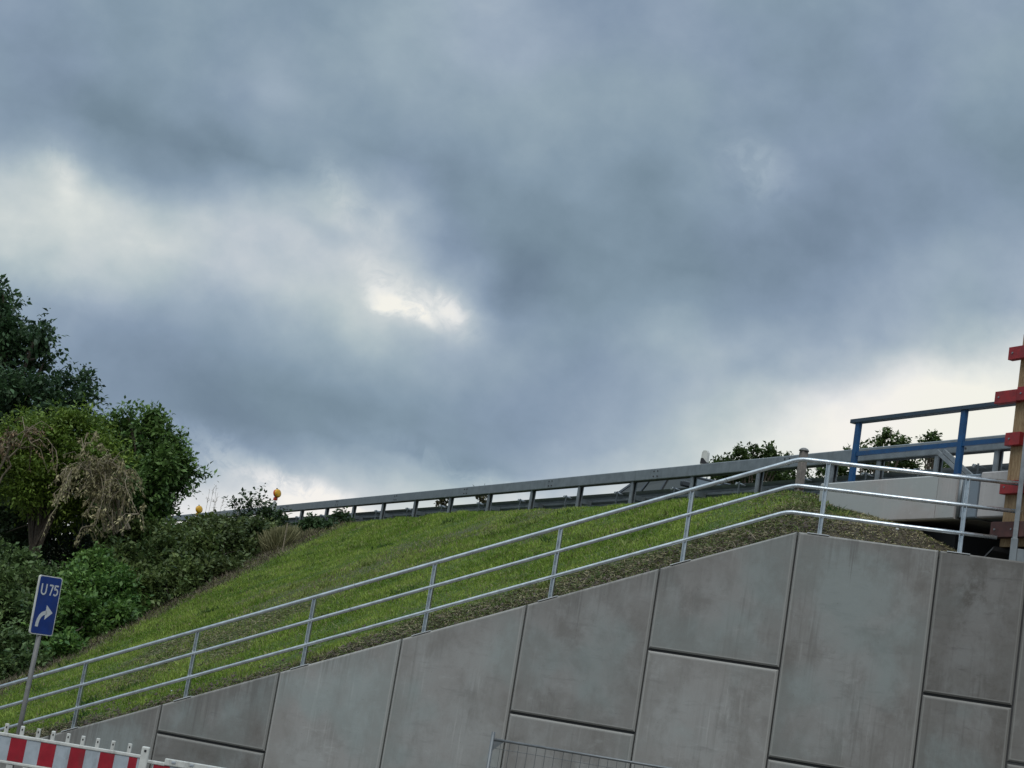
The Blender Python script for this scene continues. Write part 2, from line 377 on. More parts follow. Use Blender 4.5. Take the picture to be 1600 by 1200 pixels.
def concrete(name, base, warm, stain=0.6, top_streak=True):
    m = NT(name)
    # wall coordinates: x along the wall, z up
    oi = m.n('ShaderNodeObjectInfo')
    off = m.n('ShaderNodeVectorMath', {0: oi.outputs['Random'], 1: (37.0, 11.0, 23.0)}, operation='MULTIPLY')
    def P(sc):
        v = m.pos((1, 1, 1), WA)
        ad = m.n('ShaderNodeVectorMath', {0: v, 1: off.outputs[0]}, operation='ADD')
        mp = m.n('ShaderNodeMapping', {0: ad.outputs[0]}); mp.inputs['Scale'].default_value = sc
        return mp.outputs[0]
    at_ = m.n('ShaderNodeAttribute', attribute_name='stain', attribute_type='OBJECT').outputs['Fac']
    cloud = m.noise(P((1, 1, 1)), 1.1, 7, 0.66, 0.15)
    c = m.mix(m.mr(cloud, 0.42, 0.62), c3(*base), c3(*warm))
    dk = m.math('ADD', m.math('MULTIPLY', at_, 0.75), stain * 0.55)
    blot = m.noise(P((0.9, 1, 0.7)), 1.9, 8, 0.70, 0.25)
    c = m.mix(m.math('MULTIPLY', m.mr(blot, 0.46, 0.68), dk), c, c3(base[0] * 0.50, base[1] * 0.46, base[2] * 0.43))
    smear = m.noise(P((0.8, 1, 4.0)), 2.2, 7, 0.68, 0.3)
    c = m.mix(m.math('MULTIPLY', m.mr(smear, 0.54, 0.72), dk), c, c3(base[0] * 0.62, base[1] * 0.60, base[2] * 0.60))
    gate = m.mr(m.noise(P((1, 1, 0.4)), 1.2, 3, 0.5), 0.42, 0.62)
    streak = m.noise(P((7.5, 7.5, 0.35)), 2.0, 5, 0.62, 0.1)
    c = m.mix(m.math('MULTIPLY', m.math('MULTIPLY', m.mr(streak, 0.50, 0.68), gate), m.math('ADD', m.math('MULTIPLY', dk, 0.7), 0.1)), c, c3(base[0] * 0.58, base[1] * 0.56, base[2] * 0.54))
    pale = m.noise(P((11, 11, 0.6)), 1.5, 5, 0.62, 0.1)
    c = m.mix(m.math('MULTIPLY', m.math('MULTIPLY', m.mr(pale, 0.55, 0.72), gate), 0.4), c, c3(base[0] * 1.5, base[1] * 1.5, base[2] * 1.48))
    pale2 = m.noise(P((1, 1, 2.2)), 3.1, 8, 0.74, 0.4)
    c = m.mix(m.math('MULTIPLY', m.mr(pale2, 0.54, 0.72), 0.40), c, c3(base[0] * 1.32, base[1] * 1.36, base[2] * 1.36))
    green = m.noise(P((1, 1, 1)), 0.7, 3, 0.5)
    c = m.mix(m.math('MULTIPLY', m.mr(green, 0.48, 0.62), 0.6), c, c3(base[0] * 0.88, base[1] * 1.02, base[2] * 1.03))
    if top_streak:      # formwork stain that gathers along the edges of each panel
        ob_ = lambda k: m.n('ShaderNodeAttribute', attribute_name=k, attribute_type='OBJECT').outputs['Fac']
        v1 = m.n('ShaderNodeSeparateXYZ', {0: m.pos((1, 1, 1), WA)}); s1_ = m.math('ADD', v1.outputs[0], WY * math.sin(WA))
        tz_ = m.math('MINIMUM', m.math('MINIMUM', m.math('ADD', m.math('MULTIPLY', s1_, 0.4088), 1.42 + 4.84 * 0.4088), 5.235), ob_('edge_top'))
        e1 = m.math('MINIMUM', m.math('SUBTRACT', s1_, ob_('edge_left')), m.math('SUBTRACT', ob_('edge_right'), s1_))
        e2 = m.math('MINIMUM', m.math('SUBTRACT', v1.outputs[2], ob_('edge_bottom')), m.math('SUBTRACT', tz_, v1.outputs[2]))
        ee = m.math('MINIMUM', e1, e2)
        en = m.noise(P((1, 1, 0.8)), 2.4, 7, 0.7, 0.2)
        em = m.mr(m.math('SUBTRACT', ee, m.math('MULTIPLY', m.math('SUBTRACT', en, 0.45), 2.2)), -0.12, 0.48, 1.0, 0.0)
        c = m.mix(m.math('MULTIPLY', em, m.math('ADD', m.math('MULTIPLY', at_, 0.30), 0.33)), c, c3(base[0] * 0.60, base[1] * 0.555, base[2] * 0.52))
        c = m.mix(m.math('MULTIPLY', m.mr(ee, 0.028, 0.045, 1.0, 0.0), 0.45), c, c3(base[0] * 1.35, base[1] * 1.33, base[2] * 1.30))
    if top_streak:      # drips that start at the top edge of the wall
        v0 = m.n('ShaderNodeSeparateXYZ', {0: m.pos((1, 1, 1), WA)})
        s_n = m.math('ADD', v0.outputs[0], WY * math.sin(WA))
        topz = m.math('MINIMUM', m.math('ADD', m.math('MULTIPLY', s_n, 0.4088), 1.42 + 4.84 * 0.4088), 5.235)
        dn = m.math('SUBTRACT', topz, v0.outputs[2])
        dr = m.noise(P((9, 9, 0.12)), 2.2, 5, 0.65, 0.05)
        drip = m.mr(m.math('SUBTRACT', dr, m.math('MULTIPLY', dn, 0.30)), 0.40, 0.56)
        dg = m.mr(m.noise(P((1, 1, 0.3)), 1.6, 4, 0.6), 0.42, 0.62)
        c = m.mix(m.math('MULTIPLY', m.math('MULTIPLY', drip, dg), 0.6), c, c3(base[0] * 0.50, base[1] * 0.48, base[2] * 0.47))
    vo = m.n('ShaderNodeTexVoronoi', {'Vector': P((1, 1, 1)), 'Scale': 9.0})
    pit = m.mr(vo.outputs['Distance'], 0.03, 0.07, 1.0, 0.0)
    c = m.mix(m.math('MULTIPLY', pit, 0.45), c, c3(0.07, 0.07, 0.065))
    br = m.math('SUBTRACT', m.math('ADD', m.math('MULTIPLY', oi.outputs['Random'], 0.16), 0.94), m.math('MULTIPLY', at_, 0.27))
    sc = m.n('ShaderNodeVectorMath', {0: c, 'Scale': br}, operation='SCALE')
    h = m.noise(P((1, 1, 1)), 40, 6, 0.7)
    m.bump(m.math('ADD', h, m.math('MULTIPLY', cloud, 2.0)), 0.25, 0.006)
    return m.set(Base_Color=sc.outputs[0], Roughness=0.82)

MT = {}
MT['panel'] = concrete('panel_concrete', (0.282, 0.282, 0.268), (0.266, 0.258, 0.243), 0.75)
MT['cap'] = concrete('cap_concrete', (0.44, 0.415, 0.395), (0.41, 0.375, 0.35), 0.15, False)
MT['capblue'] = concrete('cap_joint_concrete', (0.21, 0.23, 0.26), (0.2, 0.215, 0.24), 0.15, False)
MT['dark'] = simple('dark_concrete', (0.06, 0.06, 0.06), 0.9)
MT['rail'] = simple('galvanised_pipe', (0.60, 0.635, 0.65), 0.30, 0.95, 0.14, 9, 0.0)
MT['galv'] = simple('galvanised_beam', (0.205, 0.228, 0.24), 0.5, 0.3, 0.14, 5, 0.25)
MT['galvpost'] = simple('galvanised_post', (0.22, 0.24, 0.25), 0.5, 0.3, 0.2, 7, 0.3)
MT['bright'] = simple('bright_zinc', (0.55, 0.57, 0.57), 0.45, 0.1, 0.1)
MT['bolt'] = simple('bolt_steel', (0.06, 0.06, 0.065), 0.6, 0.5)
MT['blue'] = simple('blue_paint', (0.003, 0.060, 0.17), 0.42, 0.0, 0.2, 6, 0.2)
MT['bluetop'] = simple('weathered_blue_paint', (0.028, 0.05, 0.075), 0.45, 0.1, 0.2, 6, 0.3)
MT['red'] = simple('red_timber_paint', (0.27, 0.018, 0.02), 0.6, 0.0, 0.25, 9, 0.3, 0.3)
MT['brownbeam'] = simple('brown_timber', (0.085, 0.035, 0.03), 0.75, 0, 0.3, 9, 0.4, 0.3)
MT['whiteplastic'] = simple('white_plastic', (0.55, 0.55, 0.51), 0.55, 0, 0.08, 9, 0.5)
MT['sheetwhite'] = simple('reflective_white_sheet', (0.36, 0.40, 0.43), 0.45, 0, 0.08, 9, 0.3)
MT['sheetred'] = simple('reflective_red_sheet', (0.29, 0.005, 0.016), 0.45, 0, 0.12, 9, 0.3)
MT['signblue'] = simple('sign_blue', (0.004, 0.030, 0.17), 0.4, 0, 0.12, 7, 0.25)
MT['signwhite'] = simple('sign_white', (0.52, 0.53, 0.52), 0.45, 0, 0.06, 9, 0.15)
MT['polegrey'] = simple('grey_pole', (0.19, 0.185, 0.175), 0.6, 0.2, 0.15, 9, 0.3)
MT['lampyellow'] = simple('amber_lens', (0.62, 0.33, 0.012), 0.3, 0, 0.1)
MT['lampred'] = simple('red_lamp_housing', (0.55, 0.05, 0.015), 0.5, 0, 0.1)
MT['carpaint'] = simple('dark_grey_car_paint', (0.05, 0.055, 0.06), 0.3, 0.4, 0.05)
MT['rubber'] = simple('rubber', (0.02, 0.02, 0.02), 0.8)
MT['rim'] = simple('alloy', (0.4, 0.4, 0.42), 0.4, 0.7)
MT['black'] = simple('black_plastic', (0.015, 0.015, 0.017), 0.5)
MT['marker'] = simple('weathered_marker_wood', (0.20, 0.175, 0.155), 0.85, 0, 0.25, 12, 0.35, 0.3)
MT['asphalt'] = simple('asphalt', (0.055, 0.055, 0.056), 0.9, 0, 0.25, 30, 0, 0.4)
MT['bark'] = simple('bark', (0.075, 0.058, 0.042), 0.95, 0, 0.35, 20, 0, 0.5)
MT['deadwood'] = simple('dead_wood', (0.22, 0.18, 0.125), 0.9, 0, 0.3, 20)
gl = NT('car_glass'); MT['glass'] = gl.set(Base_Color=(0.015, 0.02, 0.02, 1), Roughness=0.04, Metallic=0.0)
gl.b.inputs['Specular IOR Level'].default_value = 0.45
# mesh wire
MT['wire'] = simple('wire', (0.13, 0.14, 0.145), 0.5, 0.5, 0.1)
MT['fencetube'] = simple('fence_tube', (0.17, 0.18, 0.185), 0.5, 0.5, 0.15, 9, 0.3)

wd = NT('formwork_wood')
p_ = wd.pos((14, 14, 1.6), HD); f_ = wd.noise(p_, 3.0, 6, 0.65, 1.2)
cw = wd.mix(wd.mr(f_, 0.32, 0.68), c3(0.21, 0.125, 0.055), c3(0.40, 0.285, 0.155))
f2_ = wd.noise(wd.pos((1, 1, 1)), 22.0, 5, 0.7, 1.0); cw = wd.mix(wd.math('MULTIPLY', wd.mr(f2_, 0.5, 0.68), 0.55), cw, c3(0.17, 0.105, 0.055))
wd.bump(f_, 0.4, 0.004); MT['wood'] = wd.set(Base_Color=cw, Roughness=0.75)

def leaf_mat(name, trans=0.35, rough=0.5):
    m = NT(name); a = m.n('ShaderNodeAttribute', attribute_name='tone')
    m.set(Base_Color=a.outputs['Color'], Roughness=rough); m.b.inputs['Specular IOR Level'].default_value = 0.3
    tr = m.n('ShaderNodeBsdfTranslucent', {0: a.outputs['Color']})
    mx = m.n('ShaderNodeMixShader', {0: trans, 1: m.b.outputs[0], 2: tr.outputs[0]}); m.t.links.new(mx.outputs[0], m.out.inputs[0])
    return m.m
MT['leaf'] = leaf_mat('leaf', 0.3)
MT['grass'] = leaf_mat('grass_blade', 0.3, 0.6)
MT['dry'] = leaf_mat('dry_leaf', 0.15, 0.8)

so = NT('embankment_soil')
ps = so.pos()
a1 = so.noise(ps, 1.1, 5, 0.6); a2 = so.noise(ps, 9, 6, 0.7); a3 = so.noise(ps, 45, 4, 0.7)
at_ = so.n('ShaderNodeAttribute', attribute_name='tone')
soil = so.mix(so.mr(a2, 0.35, 0.65), c3(0.042, 0.034, 0.024), c3(0.135, 0.112, 0.078))
green_ = so.mix(so.mr(a3, 0.35, 0.65), c3(0.05, 0.085, 0.014), c3(0.09, 0.14, 0.028))
cs = so.mix(at_.outputs['Color'], soil, green_)
so.bump(so.math('ADD', so.math('MULTIPLY', a2, 2.0), a3), 0.8, 0.04)
MT['soil'] = so.set(Base_Color=cs, Roughness=0.95)
gr_ = NT('yard_gravel'); a4 = gr_.noise(gr_.pos(), 30, 6, 0.7); a5 = gr_.noise(gr_.pos(), 0.7, 5, 0.6)
cg = gr_.mix(gr_.mr(a4, 0.3, 0.7), c3(0.11, 0.10, 0.09), c3(0.24, 0.225, 0.2)); cg = gr_.mix(gr_.mr(a5, 0.4, 0.7), cg, c3(0.10, 0.09, 0.075))
gr_.bump(a4, 0.6, 0.02); MT['gravel'] = gr_.set(Base_Color=cg, Roughness=0.95)

# ------------------------------------------------------------------ ground
def vnoise(x, y, seed=0):
    r = np.zeros_like(x, float); a = 1.0; rs = np.random.RandomState(seed)
    for o in range(5):
        for _ in range(3):
            th, ph = rs.rand() * 6.283, rs.rand() * 6.283; k = (1.0 * 1.9 ** o) * (0.8 + 0.4 * rs.rand())
            r += a * np.sin(k * (x * math.cos(th) + y * math.sin(th)) + ph + 1.3 * np.sin(0.7 * k * (x * math.sin(th) - y * math.cos(th)) + ph * 2)) / 3
        a *= 0.55
    return r

def terrain(x, y, rough=True):
    """embankment height"""
    dx = x - G0[0]; dy = y - G0[1]
    rs = dx * g[0] + dy * g[1]; off = dx * ng[0] + dy * ng[1]
    sw = (x - W0[0]) * w[0] + (y - W0[1]) * w[1]; dw = (x - W0[0]) * nb[0] + (y - W0[1]) * nb[1]
    # crest rounded at off 1.3
    t = (off - 1.3)
    f = ROADZ - 0.05 - 0.569 * (0.5 * (t + np.sqrt(t * t + 0.08)))
    f = f - (ROADZ - RDZ) * np.clip((0.3 - off) / 0.9, 0, 1)
    # cone falling away towards the underside of the bridge
    cone = 7.633 + 0.1897 * rs - 0.1555 * off - 0.55 * np.clip(-9.25 - rs, 0, 8) * np.clip((3.3 - off) / 1.2, 0, 1) - 0.9 * np.clip(-10.1 - rs, 0, 8) - 0.03
    near = rs < -4.0
    cone = np.where(near, cone, 99.)
    f = np.minimum(f, cone)
    lim = 5.25 + 0.40 * (6.5 - sw) + 0.07 * dw
    f = np.where((sw > 4.6) & (dw < 6), np.minimum(f, lim), f)
    # far side of the road: a verge at road level, then a slope down
    f = np.where(off < -14, RDZ - 0.07 + (off + 14) * 0.3, f)
    f = np.maximum(f, -0.3)
    if rough:
        b = vnoise(x * 1.3, y * 1.3, 3) * 0.035 + vnoise(x * 5, y * 5, 5) * 0.012
        edge = np.clip(1.8 - dw, 0, 1.8) / 1.8
        b = b + edge * np.abs(vnoise(x * 2.2, y * 2.2, 9)) * 0.05
        onroad = (off > 0.6) | (off < -12.5)
        f = f + np.where(onroad & (f > -0.2), b, 0)
        hump = np.exp(-((sw - 4.4) / 1.5) ** 2 - ((dw - 1.4) / 1.0) ** 2) * 0.10
        f = f + hump
    return f

def soft01(a, b, x):
    t = np.clip((x - a) / (b - a), 0, 1); return t * t * (3 - 2 * t)

def greenness(x, y):
    sw = (x - W0[0]) * w[0] + (y - W0[1]) * w[1]; dw = (x - W0[0]) * nb[0] + (y - W0[1]) * nb[1]
    wid = 0.55 + 1.45 * soft01(-5.0, 0.5, sw) + 0.8 * soft01(1.0, 4.2, sw)
    n_ = vnoise(x * 1.1, y * 1.1, 21); n2 = vnoise(x * 0.5, y * 0.5, 22); n5 = vnoise(x * 2.6, y * 2.6, 23)
    gv = soft01(-0.40, 0.45, (dw - wid) / 1.2 + 0.35 * n_ + 0.22 * n5)
    gv = gv * (1 - 0.50 * soft01(0.10, 0.8, n2 * 0.8 + 0.5 * n_ + 0.3 * n5))
    right = soft01(2.2, 5.0, sw + 0.5 * n_ + 0.25 * n5)
    gv = gv * (1 - 0.85 * right)
    beyond = soft01(-11.3, -12.1, sw + 0.25 * n_)      # towards the bushes the mown strip ends
    gv = gv * (1 - 0.65 * beyond)
    return gv

def grid(name, s0, s1, d0, d1, ns, nd_, pw, mat, label_kind):
    ss = np.linspace(s0, s1, ns); tt = np.linspace(0, 1, nd_) ** pw; dd = d0 + (d1 - d0) * tt
    S, D = np.meshgrid(ss, dd, indexing='ij')
    X = W0[0] + w[0] * S + nb[0] * D; Y = W0[1] + w[1] * S + nb[1] * D
    Z = terrain(X, Y)
    # keep the soil tucked just under the top of the wall
    near = np.clip((D - 0.05) / 0.35, 0, 1)
    Z = np.where(S > -8.2, np.minimum(Z, wtop(S) - 0.015 + (D - d0) * 0.75 + 0.0), Z)
    V = np.stack([X, Y, Z], -1).reshape(-1, 3)
    i = np.arange(ns - 1)[:, None] * nd_ + np.arange(nd_ - 1)[None]; i = i.ravel()
    Fq = np.stack([i, i + nd_, i + nd_ + 1, i + 1], -1)
    gg = greenness(V[:, 0], V[:, 1])
    o = np_mesh(name, V, Fq, mat, None, np.stack([gg] * 3, -1), True)
    return tag(o, kind=label_kind)

def structure(o): o['kind'] = 'structure'; return o
mb = MB(); mb.add([(-3000, -3000, 0), (3000, -3000, 0), (3000, 3000, 0), (-3000, 3000, 0)], [(0, 1, 2, 3)])
structure(mb.build('ground', MT['gravel']))
grid('embankment', -13.5, 8.4, 0.10, 26.0, 260, 240, 1.3, MT['soil'], 'structure')
grid('embankment_far', -75, -13.5, 0.10, 110, 150, 160, 1.3, MT['soil'], 'structure')
grid('embankment_far', -13.5, 40, 26.0, 110, 90, 90, 1.0, MT['soil'], 'structure')
for o in COL.objects:
    if o.name.startswith('embankment_far'): pass
# road on top
mb = MB(); prof = [(-0.65, RDZ - 0.3), (-0.65, RDZ), (-6, RDZ + 0.03), (-11.5, RDZ), (-11.5, RDZ - 0.3)]
mb.extrude(prof, ng, (0, 0, 1), G0 + g * -9.9, g * 150)
structure(mb.build('road', MT['asphalt']))
mb = MB()
for o_ in (-1.0, -11.2):
    mb.add([R(-9.8, o_ - 0.06, RDZ + 0.008), R(-9.8, o_ + 0.06, RDZ + 0.008), R(140, o_ + 0.06, RDZ + 0.008), R(140, o_ - 0.06, RDZ + 0.008)], [(0, 1, 2, 3)])
k_ = -8
while k_ < 130:
    mb.add([R(k_, -6.06, RDZ + 0.036), R(k_, -5.94, RDZ + 0.036), R(k_ + 4, -5.94, RDZ + 0.036), R(k_ + 4, -6.06, RDZ + 0.036)], [(0, 1, 2, 3)]); k_ += 12
structure(mb.build('road_marking', MT['signwhite']))

# ------------------------------------------------------------------ retaining wall
wall_t = thing('retaining_wall', W(0, 0), 'grey precast concrete retaining wall with dark joints, its top stepping up the slope to the bridge', 'wall')
def slab(poly, front=0.0, back=0.24, ch=0.022):
    """panel with a chamfered front: poly = [(s,z)...] counter-clockwise"""
    P = np.array(poly, float); n = len(P)
    def inset(k):
        out = []
        for i in range(n):
            a = P[i - 1]; b = P[i]; c = P[(i + 1) % n]
            e1 = (b - a) / np.linalg.norm(b - a); e2 = (c - b) / np.linalg.norm(c - b)
            n1 = np.array([-e1[1], e1[0]]); n2 = np.array([-e2[1], e2[0]])
            bis = n1 + n2; bis /= (bis @ n1)
            out.append(b + bis * k)
        return out
    m = MB()
    m.loft([[W(s, z, front) for s, z in inset(ch)], [W(s, z, front + ch) for s, z in P], [W(s, z, back) for s, z in P]])
    return m
J = 0.012
JH = 0.019
cols = [-8.6, -6.72, -4.84, -2.95, -1.065, 0.78, 2.66, 4.535, 6.455, 7.61, 9.5, 11.4]
splits = {0: [], 1: [], 2: [1.0], 3: [], 4: [0.85], 5: [2.18, 0.5], 6: [3.35, 1.2], 7: [2.15], 8: [3.31, 1.2], 9: [2.6], 10: [3.31]}
for i in range(len(cols) - 1):
    a, b = cols[i] + J, cols[i + 1] - J
    ta, tb = float(wtop(np.array(a))), float(wtop(np.array(b)))
    zs = [-0.3] + sorted(splits[i]) + [None]
    fr = 0.0 if i < 9 else 0.03
    for k in range(len(zs) - 1):
        lo = zs[k] + (JH if k else 0)
        if zs[k + 1] is None:
            lo_ = lo
            if ta < lo_ + 0.05:
                sx_ = -4.84 + (lo_ + 0.1 - 1.42) / 0.4088; poly = [(sx_, lo_), (b, lo_), (b, tb), (sx_, float(wtop(np.array(sx_))))]
            elif a < 4.49 < b and False: poly = []
            else: poly = [(a, lo_), (b, lo_), (b, tb), (a, ta)]
        else:
            hi = zs[k + 1] - JH
            poly = [(a, lo), (b, lo), (b, hi), (a, hi)]
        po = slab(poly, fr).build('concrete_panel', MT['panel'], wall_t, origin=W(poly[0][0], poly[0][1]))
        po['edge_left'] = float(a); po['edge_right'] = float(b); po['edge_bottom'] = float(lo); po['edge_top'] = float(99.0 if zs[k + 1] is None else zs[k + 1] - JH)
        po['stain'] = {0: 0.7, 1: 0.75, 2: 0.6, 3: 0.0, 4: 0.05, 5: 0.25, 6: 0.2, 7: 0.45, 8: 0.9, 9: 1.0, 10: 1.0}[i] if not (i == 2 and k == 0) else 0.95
m = MB()   # core that closes the joints, dark
pl = [(-8.0, -0.3), (11.3, -0.3), (11.3, 5.05), (4.45, 5.12), (-8.0, 0.02)]
m.loft([[W(s, z, 0.06) for s, z in pl], [W(s, z, 0.235) for s, z in pl]])
m.build('joint_core', MT['dark'], wall_t)

# ------------------------------------------------------------------ handrail on the wall
hr = thing('handrail', W(0.78, 3.73, 0.12), 'galvanised three-rail pipe handrail running up along the top of the concrete wall', 'railing')
HDp = 0.10
def htop(s, h): return W(s, float(wtop(np.array(s))) + h, HDp)
def rail(h, r, s_end, name='rail'):
    m = MB(); zt = float(wtop(np.array(4.49)))
    sb = 4.42 - 0.10 * (1.06 - h)
    pts = [W(-11.0, 1.42 + (-11 + 4.84) * 0.4088 + h, HDp)]
    for s in np.linspace(-9, 4.2, 12): pts.append(W(s, 1.42 + (s + 4.84) * 0.4088 + h, HDp))
    za = 1.42 + (sb - 0.1 + 4.84) * 0.4088 + h
    pts += [W(sb - 0.1, za, HDp), W(sb - 0.03, za + 0.022, HDp), W(sb + 0.04, za + 0.034, HDp), W(sb + 0.12, za + 0.036, HDp)]
    z2 = za + 0.036
    pts += [W(5.8, z2 - 0.012, HDp), W(s_end, z2 - 0.02, HDp)]
    m.tube(pts, r, 12); return m.build(name, MT['rail'], hr, smooth=True), z2
ends = {1.06: 7.45, 0.70: 7.45, 0.335: 7.17}
z2s = {}
for h in (1.06, 0.70, 0.335):
    o, z2s[h] = rail(h, 0.031 if h > 1 else 0.028, ends[h], 'rail')
    o['label'] = {1.06: 'top rail, the thickest pipe', 0.70: 'middle rail', 0.335: 'lowest rail, its open end showing at the bridge'}[h]
for s in (3.42, -2.0, -7.2):   # sleeve joints on the rails
    for h, rr_ in ((1.06, 0.0325), (0.70, 0.0295), (0.335, 0.0295)):
        m = MB(); m.tube([htop(s - 0.003, h - 0.0012), htop(s + 0.003, h + 0.0012)], rr_, 12); m.build('joint_ring', MT['galv'], hr)
posts_s = [-8.24, -6.37, -4.50, -2.63, -0.77, 1.09, 2.95, 4.82, 6.71]
first = None
for s in posts_s:
    base = W(s, float(wtop(np.array(s))), HDp)
    if first is None:
        m = MB(); H = 1.03
        m.box(base + np.array([0, 0, H / 2]) + nb * 0.022, w, nb, (0, 0, 1), 0.028, 0.004, H / 2)
        m.box(base + np.array([0, 0, H / 2]) - w * 0.024, w, nb, (0, 0, 1), 0.0045, 0.024, H / 2)
        m.box(base + np.array([0, 0, H / 2]) + w * 0.024, w, nb, (0, 0, 1), 0.0045, 0.024, H / 2)
        first = m.build('post', MT['rail'], hr, origin=base); fbase = base
    else:
        c = first.copy(); COL.objects.link(c); c.parent = hr; c.location = first.location + Vector(tuple(base - fbase))
    sl = 0.4088 if s < 4.49 else -0.012
    m = MB(); ax = w + np.array([0, 0, sl]); ax /= np.linalg.norm(ax); az3 = np.cross(ax, nb); az3 = az3 if az3[2] > 0 else -az3
    m.box(base - nb * 0.012 + az3 * 0.005, ax, nb, az3, 0.15, 0.094, 0.005)
    m.build('base_plate', MT['bright'], hr, origin=base)

# ------------------------------------------------------------------ bridge
br = thing('road_bridge', R(-9.7, 1.35, 5.87), 'pale concrete edge beam and dark underside of the road bridge at the right', 'bridge')
def capseg(s0, s1, mat, of=1.35, z0=5.87, z1=6.52, name='edge_beam'):
    m = MB(); q = 0.018
    prof = [(of, z0 + q), (of, z1 - q), (of - q, z1), (0.0, z1 - 0.02), (-0.6, z1 - 0.03), (-0.6, z0 + 0.1), (0.9, z0 + 0.06), (of - 0.1, z0), (of - q, z0)]
    m.extrude(prof, ng, (0, 0, 1), G0 + g * s1, g * (s0 - s1))
    return m.build(name, mat, br, origin=R(s0, 1.35, z0))
capseg(-6.30, -9.23, MT['cap']); capseg(-9.242, -9.66, MT['cap'])
capseg(-9.66, -9.80, MT['dark'], 1.26, 5.88, 6.50, 'joint_recess')
m = MB(); m.tube([R(-9.70, 1.30, 5.9), R(-9.70, 1.30, 6.5)], 0.035, 10); m.build('joint_pipe', MT['galvpost'], br, smooth=True)
capseg(-9.80, -10.13, MT['capblue'], 1.35, 5.87, 6.50)
capseg(-10.17, -13.2, MT['cap']); capseg(-13.22, -36, MT['cap'])
m = MB(); m.box(R(-22.9, -5.6, 5.45), g, ng, (0, 0, 1), 13.1, 5.6, 0.40); m.build('deck_slab', MT['cap'], br)
m = MB(); m.box(R(-22.9, -6.1, RDZ - 0.12), g, ng, (0, 0, 1), 13.1, 5.45, 0.12); m.build('deck_surface', MT['asphalt'], br)
m = MB(); m.box(R(-8.6, -5.5, 3.2), g, ng, (0, 0, 1), 0.6, 6.4, 2.6); m.build('abutment', MT['dark'], br)  # dark colour puts the shade of the cavity under the deck into the concrete
m = MB(); m.box(R(-10.3, 0.95, 5.28), g + np.array([0, 0, -0.75]), ng, (0.4, 0, 1), 0.22, 0.35, 0.03); m.build('inclined_slab', MT['dark'], br)  # coloured dark as well, to deepen the painted shade of the cavity

# blue railing on the edge beam
bl = thing('blue_railing', R(-6.9, 1.2, 6.52), 'blue painted steel railing standing on the concrete edge of the bridge', 'railing')
m = MB(); m.box(R(-6.9, 1.2, 7.0), g, ng, (0, 0, 1), 0.050, 0.032, 0.50); bp = m.build('post', MT['blue'], bl, origin=R(-6.9, 1.2, 6.5), bevel=0.004)
for s in (-9.45, -12.0, -14.55, -17.1):
    c = bp.copy(); COL.objects.link(c); c.parent = bl; c.location = bp.location + Vector(tuple(g * (s + 6.9)))
m = MB(); m.box(R(-12.1, 1.2, 7.525), g, ng, (0, 0, 1), 5.36, 0.062, 0.032); m.build('top_rail', MT['bluetop'], bl, bevel=0.006)
m = MB(); m.box(R(-12.1, 1.2, 6.995), g, ng, (0, 0, 1), 5.2, 0.02, 0.034); m.build('middle_rail', MT['blue'], bl)
m = MB()
for s in (-6.9, -9.45, -12.0, -14.55, -17.1):
    m = MB(); m.box(R(s, 1.2, 6.525), g, ng, (0, 0, 1), 0.12, 0.10, 0.008); m.build('base_plate', MT['blue'], bl)

# ------------------------------------------------------------------ guardrail
gr = thing('guardrail', R(0, 0, ROADZ), 'grey galvanised crash barrier with box beam on top, running along the embankment crest', 'guardrail')
BT, BB = 7.41, 7.185
splices = [-17.7, -12.9, -8.1, -3.30, 1.40, 6.19, 10.98] + [10.98 + 4.8 * k for k in range(1, 12)]
def seg_beam(a, b):
    m = MB(); q = 0.014
    prof = [(0.085, BB + q), (0.085, BT - q), (0.085 - q, BT), (-0.085 + q, BT), (-0.085, BT - q), (-0.085, BB + q), (-0.085 + q, BB), (-0.07, BB), (-0.07, BB + 0.10), (0.078, BB + 0.10), (0.078, BB)]
    m.extrude(prof, ng, (0, 0, 1), G0 + g * a, g * (b - a)); return m
WP = [(x_, z_ + 0.03) for x_, z_ in [(-0.30, 6.72), (-0.33, 6.75), (-0.385, 6.785), (-0.385, 6.82), (-0.315, 6.855), (-0.315, 6.895), (-0.385, 6.93), (-0.385, 6.965), (-0.33, 7.0), (-0.30, 7.03)]]
def seg_w(a, b):
    m = MB(); t = 0.006
    prof = WP + [(x + t * (1 if True else 0) + 0.004, z) for x, z in WP[::-1]]
    m.extrude(prof, ng, (0, 0, 1), G0 + g * a, g * (b - a)); return m
for i in range(len(splices) - 1):
    a, b = splices[i], splices[i + 1]
    o = seg_beam(a + 0.002, b - 0.002).build('box_beam', MT['galv'], gr, origin=R(a, 0, BT))
    if a < 30:
        m = MB()
        for ds in (-0.075, 0.075):
            for z in (BB + 0.06, BT - 0.06):
                m.tube([R(a + ds, 0.083, z), R(a + ds, 0.097, z)], 0.017, 6)
        tag(m.build('beam_bolts', MT['bolt'], o, origin=R(a, 0, BT)), kind='stuff').location = (0, 0, 0)
    seg_w(a + 0.002, b - 0.002).build('corrugated_beam', MT['galv'], gr, origin=R(a, -0.3, 7.0), smooth=False)
gpost = [-17.2, -15.8, -14.4, -13.0, -11.6, -10.2, -8.85, -7.45, -5.95, -4.65, -2.35] + [2.4 * k for k in range(0, 24)]
fp = None
